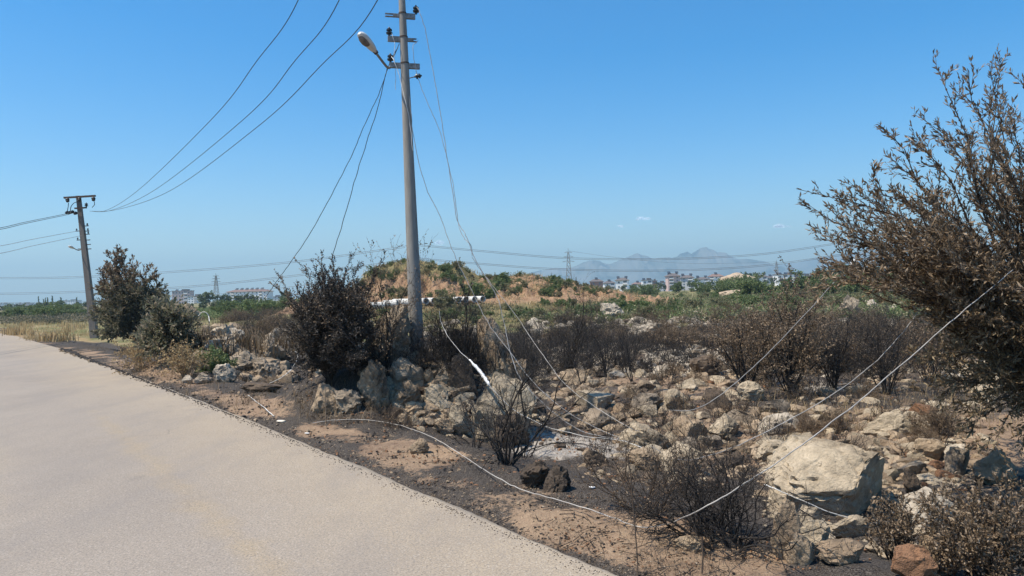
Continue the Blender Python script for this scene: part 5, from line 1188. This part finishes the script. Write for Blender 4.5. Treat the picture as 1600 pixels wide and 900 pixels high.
hero('brown_thicket', 1052, 776, 80, 14, pp(SCOR, steps=6, kids=[6, 4], bend=.25, lden=[0, 6, 12], leaf=.025), M_CHAR, L_SCORCH_LIT, 'brown dry shrub behind the dense black thicket', 'shrub', 1.0, .007, 18)
hero('brown_bush', 1400, 882, 110, 20, pp(SCOR, kids=[6, 4], lden=[0, 30, 80], leaf=.028, ratio=.42), M_CHAR, L_RIGHT, 'small brown-leaved bush in front of the huge boulder', 'bush', .75, .008, 19)
hero('brown_bush', 1545, 905, 150, 34, pp(SCOR, kids=[7, 5], lden=[0, 34, 80], leaf=.03, ratio=.42), M_BARK, L_RIGHT, 'dense brown-leaved bush at the bottom right corner', 'bush', 1.0, .009, 20)
hero('brown_bush', 1480, 900, 90, 16, pp(SCOR, kids=[6, 4], lden=[0, 30, 70], leaf=.026, ratio=.42), M_BARK, L_RIGHT, 'low brown bush between the two larger brown bushes', 'bush', .9, .007, 21)
hero('brown_bush', 1235, 618, 158, 14, pp(SCOR, kids=[6, 5, 3], lden=[0, 8, 30, 50], leaf=.04), M_CHAR, L_SCORCH_LIT, 'tall brown-leaved burnt shrub standing in the grey ash', 'shrub', .45, .022, 22)
hero('brown_bush', 1165, 615, 130, 12, pp(SCOR, kids=[6, 5, 3], lden=[0, 8, 26, 44], leaf=.04), M_CHAR, L_SCORCH_LIT, 'brown-leaved burnt shrub left of the tall one in the grey ash', 'shrub', .5, .02, 23)
hero('burnt_shrub', 1305, 610, 125, 12, pp(BARE2, kids=[6, 5, 3], lden=[0, 3, 12, 20]), M_CHAR, L_DARK, 'bare dark shrub right of the tall brown one in the grey ash', 'shrub', .5, .018, 24)
hero('burnt_shrub', 1385, 618, 135, 14, pp(BARE2, kids=[6, 5, 3], lden=[0, 3, 12, 20]), M_CHAR, L_DARK, 'dark thin-stemmed shrub left of the scorched tree', 'shrub', .5, .018, 25)
hero('burnt_shrub', 885, 595, 130, 10, pp(BARE2, kids=[6, 5, 3]), M_CHAR, L_DARK, 'upright black fan-shaped shrub in the middle of the burnt field', 'shrub', .35, .02, 26)
hero('dead_tuft', 625, 668, 45, 60, pp(SCOR, kids=[3, 2], bend=.3, lden=[0, 0, 0]), M_BARK, None, 'low tuft of dead brown twigs on the verge below the pole rubble', 'tuft', 1.6, .0035, 27)
hero('dead_tuft', 424, 600, 26, 36, pp(SCOR, kids=[3, 2], bend=.25, lden=[0, 0, 0]), M_BARKPALE, None, 'dead brown brush at the right foot of the left rock pile', 'tuft', 1.2, .005, 28)
hero('dead_tuft', 290, 590, 55, 50, pp(SCOR, kids=[4, 3], bend=.25, lden=[0, 10, 20], leaf=.05), M_BARKPALE, L_STRAW, 'pale brown dry bush left of the left rock pile', 'bush', .9, .008, 29)
hero('dead_tuft', 215, 580, 52, 40, pp(SCOR, kids=[4, 3], bend=.25, lden=[0, 10, 20], leaf=.05), M_BARKPALE, L_STRAW, 'dry brown bush at the foot of the half-scorched olive tree', 'bush', .8, .008, 30)
hero('green_shrub', 332, 580, 34, 12, pp(GREN, leaf=.06), M_BARK, L_GREEN, 'small fresh green shrub on the left rock pile', 'shrub', 1.2, .006, 31, wid=.5)
def stick(pts, rad, mat, label):
    o = tube('dry_stem', pts, rad, mat, None, 6, 6); tag(o, label, 'stem')
g1, _ = G(997, 902); d1 = g1.y
stick([g1, W(995, 860, d1), W(990, 800, d1+.02), W(986, 750, d1), W(981, 716, d1)], .0045, M_BARK, 'tall thin dry stem standing at the verge in front of the brown thicket')
g1, _ = G(1097, 896); stick([g1, W(1098, 868, g1.y), W(1097, 838, g1.y)], .006, M_BARK, 'short thin dry stem right of the tall one')
g1, _ = G(511, 671); stick([g1, W(509, 655, g1.y), W(508, 604, g1.y)], .006, M_BARKPALE, 'thin pale stem standing left of the white cable end')
g1, _ = G(1128, 690); stick([g1, W(1130, 660, g1.y), W(1129, 652, g1.y)], .005, M_BARK, 'thin short twig standing between pale boulders')

# ------------------------------------------------------------------ scattered shrubs
ZX = [(150, 'left of the half-scorched olive tree'), (300, 'by the half-scorched olive tree'), (400, 'behind the left rock pile'), (475, 'right of the left rock pile'), (600, 'behind the big dark bush'), (680, 'right behind the near pole'), (760, 'right of the near pole'), (850, 'left of the fan-shaped black shrub'), (920, 'by the fan-shaped black shrub'), (1010, 'below the mountain summit\'s left shoulder'), (1110, 'below the jagged summit'), (1190, 'left of the tall brown shrub'), (1290, 'around the tall brown shrub'), (1380, 'below the red heaps'), (1700, 'beside the scorched tree')]
def zx(px): return next(b for a, b in ZX if px <= a)
def scatter(key, rects, n, s0, s1, labels, group, hmode=None):
    for (x0, x1, y0, y1, wgt) in rects:
        m = int(round(n*wgt)); px = rng.uniform(x0, x1, m); py = y0+(y1-y0)*rng.random(m); P, T, ok = Gv(px, py)
        for k in np.argsort(-T):
            if side(P[k, 0], P[k, 1]) < 1.1: continue
            sc = s0+(s1-s0)*RN.random()
            if hmode: sc *= hmode(T[k])
            q_ = (py[k]-y0)/(y1-y0); lb = f"{('low', 'middling', 'tall')[min(2, int(3*(sc-s0*(hmode(T[k]) if hmode else 1))/max(s1-s0, .01)))]} {labels} {zx(px[k])}, {('back', 'middle', 'front')[min(2, int(q_*3))]} row"
            place(key, tuple(P[k]-np.array([0, 0, .03])), RN.random()*6.28, (sc*(.85+.4*RN.random()), sc*(.85+.4*RN.random()), sc), lb, group)
G1 = 'burnt bare shrubs in the middle of the field'
scatter('bare', [(760, 1000, 505, 600, .42), (980, 1180, 500, 560, .2), (1180, 1460, 500, 590, .38)], 100, .35, .85, 'burnt bare shrub', G1)
scatter('bare', [(790, 1180, 500, 540, .5), (1150, 1480, 492, 530, .5)], 70, .45, .8, 'blackened shrub', 'blackened shrub belt')
scatter('scorch', [(1150, 1470, 552, 610, 1)], 22, .75, 1.15, 'full brown-leaved shrub', 'tall brown shrubs round the grey ash')
scatter('bare', [(755, 1000, 530, 590, 1)], 26, .5, .9, 'sooty bare shrub', 'sooty shrubs behind the rubble')
scatter('bare_stem', [(760, 1000, 520, 610, .5), (1180, 1450, 520, 600, .5)], 34, .55, 1.0, 'black bare sapling', 'black saplings in the burnt field')
G2 = 'brown-leaved scorched shrubs across the field'
scatter('scorch', [(860, 1180, 492, 545, .45), (1100, 1480, 482, 530, .55)], 100, .4, .95, 'brown-leaved shrub', G2)
scatter('scorch', [(900, 1190, 585, 650, .5), (1240, 1500, 620, 700, .5)], 16, .25, .42, 'tiny dry shrub', 'tiny dry shrubs between rocks')
scatter('bare', [(655, 760, 545, 600, .5), (800, 900, 580, 620, .5)], 16, .5, .9, 'charred shrub', 'charred shrubs right of the near pole')
scatter('bare', [(375, 470, 495, 530, 1)], 22, .8, 1.3, 'dark burnt shrub', 'dark shrubs behind the left rock pile')
scatter('scorch', [(340, 470, 488, 510, .7), (380, 480, 510, 560, .3)], 26, .7, 1.2, 'brown shrub', 'brown shrubs behind the left rock pile')
scatter('scorch', [(60, 300, 545, 600, 1)], 20, .25, .5, 'dry verge bush', 'dry bushes along the verge')
G3 = 'green shrubs beyond the burnt field'
scatter('green', [(760, 1060, 474, 500, .45), (1060, 1480, 462, 486, .4), (560, 760, 482, 505, .15)], 110, .6, 1.3, 'green shrub', G3)
scatter('sage', [(760, 1060, 470, 500, .4), (1060, 1500, 460, 488, .45), (560, 760, 482, 500, .15)], 120, .6, 1.3, 'grey-green shrub', 'grey-green shrubs beyond the burnt field')
scatter('green', [(960, 1480, 450, 464, 1)], 60, 2.2, 3.6, 'distant green bush', 'distant green bushes on the plain')
scatter('green', [(330, 480, 482, 496, .5), (0, 140, 484, 500, .5)], 60, 1.4, 2.4, 'green bush', 'green bushes at left')
# scrub on the mound
for i in range(175):
    px = RN.uniform(575, 960); x = (px-800)/F*80; y = RN.choice((RN.uniform(60, 68), RN.uniform(73, 79), RN.uniform(74, 81), RN.uniform(79, 83))); z = mound_z(x, y)
    key = 'green' if RN.random() < .6 else 'sage'; big = RN.random() < .25
    place(key, (x, y, z-.1), RN.random()*6.28, (RN.uniform(.9, 1.25) if big else RN.uniform(.45, .9))*(.75 if y > 79 else .9), ('round green bush' if big else 'small green shrub')+(' at the foot of' if y < 73.5 else ' on the face of' if y < 80.5 else ' on top of')+' the red mound '+('left of the near pole' if px < 640 else 'just right of the near pole' if px < 715 else 'above the pipes' if px < 770 else 'at its low middle' if px < 860 else 'at its right end'), 'bushes on the red mound')
for px, y, s in ((735, 73, 1.7), (772, 76, 1.7), (790, 77.5, 1.9), (760, 74, 1.2)):
    x = (px-800)/F*y; place('green', (x, y, mound_z(x, y)-.1), 1., s, 'round dark green bush on the flank of the mound above the pipes', 'round bushes on the mound flank')
for px, y, s in ((697, 69, 1.5), (688, 68, 1.2)):
    x = (px-800)/F*y; place('sage', (x, y, mound_z(x, y)-.1), 1., s, 'dark bush growing in front of the concrete pipes', 'bushes before the pipes')
# far trees
ORD = ['first', 'second', 'third', 'fourth', 'fifth', 'sixth', 'seventh', 'eighth', 'ninth', 'tenth', 'eleventh', 'twelfth', 'thirteenth', 'fourteenth', 'fifteenth', 'sixteenth', 'seventeenth', 'eighteenth', 'nineteenth', 'twentieth', 'twenty-first', 'twenty-second', 'twenty-third', 'twenty-fourth']
def fars(key, xs, depth, hpx, label, group):
    for n_i, x in enumerate(sorted(xs)):
        b = W(x, 470, depth); z = float(H(b.x, b.y)); h = hpx*RN.uniform(.8, 1.25)*depth/F; sc = h/(4.6 if key == 'fartree' else 6.2)
        place(key, (b.x, b.y, z-.3), RN.random()*6.28, (sc*RN.uniform(1, 1.5), sc*RN.uniform(1, 1.4), sc), f"{ORD[n_i]} from left, {label}", group)
fars('fartree', [345, 352, 330, 376, 384, 392, 441, 450, 322], 230, 21, 'dark green tree in front of the pale apartment blocks at left', 'trees before the left apartment blocks')
fars('fartree', [300+i*11+RN.uniform(-4, 4) for i in range(16)], 170, 13, 'low green tree in the row behind the left rock pile', 'tree row behind the left rock pile')
fars('fartree', [i*9+RN.uniform(-4, 4) for i in range(-4, 17)], 250, 14, 'green tree in the far row left of the far pole', 'tree row at far left')
fars('fartree', [i*8+RN.uniform(-4, 4) for i in range(-4, 18)], 140, 10, 'low olive tree in the nearer row left of the far pole', 'nearer tree row at far left')
fars('cypress', [60, 68, 71, 74.5, 82, 95, 120], 420, 16, 'slender dark cypress before the far left houses', 'cypresses at far left')
fars('fartree', [1166, 1170, 1174], 320, 22, 'dark green tree standing between the rubble heap and the white villa', 'dark trees at right')
fars('fartree', [1340+RN.uniform(-60, 150) for i in range(24)], 220, 22, 'green tree behind the red heaps at right', 'trees behind the red heaps')
fars('fartree', [925+i*17+RN.uniform(-6, 6) for i in range(22)], 380, 13, 'low green tree at the foot of the right-hand far houses', 'trees at the foot of the far houses')
for key, lst in protos.items():
    for e in lst:
        if not e[1]:
            for ch in list(e[0].children): bpy.data.objects.remove(ch)
            bpy.data.objects.remove(e[0])

# ------------------------------------------------------------------ grasses
def gpts(px, py): 
    P, T, ok = Gv(px, py); ok &= side(P[:, 0], P[:, 1]) > .05; return P[ok], T[ok]
P, T = gpts(U(5, 150, 1100), U(507, 534, 1100)); kp = fbm(P[:, 0]*.45, P[:, 1]*.25, o=3, seed=55)+.5*rng.random(len(P)) > .12; P = P[kp]; blades('dry_grass', P, .22+.35*np.clip(.5+fbm(P[:, 0]*.3, P[:, 1]*.2, o=3, seed=56), 0, 1), L_STRAW, 'tall straw-coloured dry grass along the far roadside', 7, 1, .25, .014)
P, T = gpts(np.concatenate([U(100, 470, 500), U(470, 660, 160)]), np.concatenate([U(545, 640, 500), U(600, 665, 160)])); blades('dead_grass', P, np.full(len(P), .16), L_DEADGRASS, 'dead brown grass on the burnt verge', 8, 2, .08, .006, 1.4)
qx = U(200, 1230, 1500); P, T = gpts(qx, ex(qx)-100*rng.random(1500)); blades('dead_grass', P, np.full(len(P), .05), L_DEADGRASS, 'short charred stubble on the dirt verge', 6, 3, .06, .0045, 2.0)
P, T = gpts(U(860, 1560, 350), U(560, 740, 350)); blades('dead_grass', P, np.full(len(P), .12), L_DEADGRASS, 'dead brown grass between the field rocks', 9, 4, .09, .005, 1.2)
P, T = gpts(U(820, 1500, 500), U(478, 560, 500)); blades('dead_grass', P, np.full(len(P), .28), L_DEADGRASS, 'burnt grass in the far field', 8, 5, .2, .008, 1.0)
P, T = gpts(U(560, 1500, 1500), U(458, 500, 1500)); blades('green_grass', P, np.full(len(P), .5), L_SAGE, 'rough green grass beyond the burnt field', 8, 6, .6, .02, 1.2)
P, T = gpts(U(290, 480, 500), U(486, 560, 500)); blades('dead_grass', P, np.full(len(P), .55), L_DEADGRASS, 'tall brown grass around the left rock pile', 8, 7, .25, .008, .6)
P, T = gpts(U(1180, 1600, 260), U(600, 680, 260)); blades('dead_grass', P, np.full(len(P), .2), L_STRAW, 'straw tufts at the edge of the grey ash', 7, 8, .1, .004, 1.0)
def scrub(name, P, size, leaf, per, mat, label, seed):
    r_ = np.random.default_rng(seed); n = len(P); sz = size*(.5+.9*r_.random(n)); d = r_.normal(size=(n, per, 3)); d /= np.linalg.norm(d, axis=2)[..., None]; d[..., 2] = np.abs(d[..., 2])*.75
    q = P[:, None]+d*(sz[:, None]*(.55+.45*r_.random((n, per))))[..., None]*np.array([1.25, 1.25, 1])
    D = d+r_.normal(size=d.shape)*.6; tag(obj(name, leaf_mesh(name, q.reshape(-1, 3), D.reshape(-1, 3), leaf*(.6+.8*r_.random(n*per)), mat, seed, .55)), label, 'scrub', kind='stuff')
def twigs(name, P, h, per, rad, mat, label, seed):
    r_ = np.random.default_rng(seed); n = len(P); hh = np.repeat(h*(.5+.8*r_.random(n)), per); P0 = np.repeat(P, per, 0); m = len(P0)
    d = r_.normal(size=(m, 3))*np.array([.5, .5, .2])+np.array([0, 0, 1]); a = P0+r_.normal(size=(m, 3))*np.array([.05, .05, 0]); b = a+d*hh[:, None]*.5; d2 = d+r_.normal(size=(m, 3))*.35; c = b+d2*hh[:, None]*.4; d3 = d+r_.normal(size=(m, 3))*.6; e = b+d3*hh[:, None]*.35
    A = np.concatenate([a, b, b]); B_ = np.concatenate([b, c, e]); r0 = np.concatenate([np.full(m, rad), np.full(2*m, rad*.7)]); tag(obj(name, seg_mesh(name, A, B_, r0, r0*.6, mat)), label, 'scrub', kind='stuff')
P, T = gpts(np.concatenate([U(560, 1500, 1500), U(960, 1500, 500)]), np.concatenate([470+34*rng.random(1500), U(456, 474, 500)])); P = P[(P[:, 1] > 40)]; kp = rng.random(len(P)) < .5
scrub('green_scrub', P[kp], .75, .17, 60, L_GREEN, 'low green scrub covering the plain beyond the burnt field', 1)
scrub('sage_scrub', P[~kp], .7, .16, 60, L_SAGE, 'low grey-green scrub covering the plain beyond the burnt field', 2)
P, T = gpts(U(300, 480, 300), U(482, 500, 300)); scrub('green_scrub', P[P[:, 1] > 30], .7, .17, 60, L_GREEN, 'low green scrub behind the left rock pile', 3)
P, T = gpts(U(0, 140, 300), U(484, 506, 300)); scrub('green_scrub', P[P[:, 1] > 45], .9, .22, 60, L_OLIVE, 'low olive scrub beyond the dry roadside grass', 4)
P, T = gpts(np.concatenate([U(750, 1180, 480), U(1150, 1500, 560)]), np.concatenate([U(500, 590, 480), U(480, 590, 560)])); twigs('charred_scrub', P, .42, 13, .006, M_CHAR, 'low charred twiggy scrub over the burnt field', 5)
P, T = gpts(np.concatenate([U(820, 1500, 420)]), U(482, 540, 420)); scrub('scorched_scrub', P, .38, .07, 50, L_SCORCH_LIT, 'low brown scorched scrub over the far burnt field', 6)
P, T = gpts(np.concatenate([U(550, 760, 160), U(880, 1500, 90)]), np.concatenate([U(500, 600, 160), U(600, 720, 90)])); twigs('charred_scrub', P, .34, 12, .004, M_CHAR, 'small charred twig tufts between the rocks', 7)
mxs = (rng.uniform(560, 1000, 650)-800)/F*80; mys = rng.choice([66, 76, 79, 82], 650)+rng.normal(size=650)*2.2; mzs = np.array([mound_z(a, b) for a, b in zip(mxs, mys)])
scrub('mound_scrub', np.stack([mxs, mys, mzs-.05], -1), .42, .12, 42, L_SAGE, 'dry grey-green scrub patches over the red mound', 8)
mxs = (rng.uniform(560, 1000, 500)-800)/F*80; mys = rng.uniform(62, 84, 500); mzs = np.array([mound_z(a, b) for a, b in zip(mxs, mys)])
blades('dry_grass', np.stack([mxs, mys, mzs-.03], -1), np.full(500, .4), L_STRAW, 'dry straw grass on the red mound', 9, 12, .4, .02, 1.2)
# charred twigs lying on the ground
r2 = np.random.default_rng(9); px = np.concatenate([r2.uniform(430, 1250, 200), r2.uniform(860, 1560, 700)]); py = np.concatenate([650+(px[:200]-430)*.38+r2.uniform(-30, 50, 200), r2.uniform(570, 860, 700)])
P, T = gpts(px, py); n = len(P); a = r2.random(n)*6.28; ln_ = .04+.16*r2.random(n)**2
P2 = P+np.stack([np.cos(a)*ln_, np.sin(a)*ln_, 0*a], -1); P2[:, 2] = H(P2[:, 0], P2[:, 1])+.01*r2.random(n)+.012; P[:, 2] += .012
tag(obj('charred_twigs', seg_mesh('charred_twigs', P, P2, np.full(n, .0035), np.full(n, .002), M_CHAR)), 'charred twigs lying on the soil', 'twigs', kind='stuff')
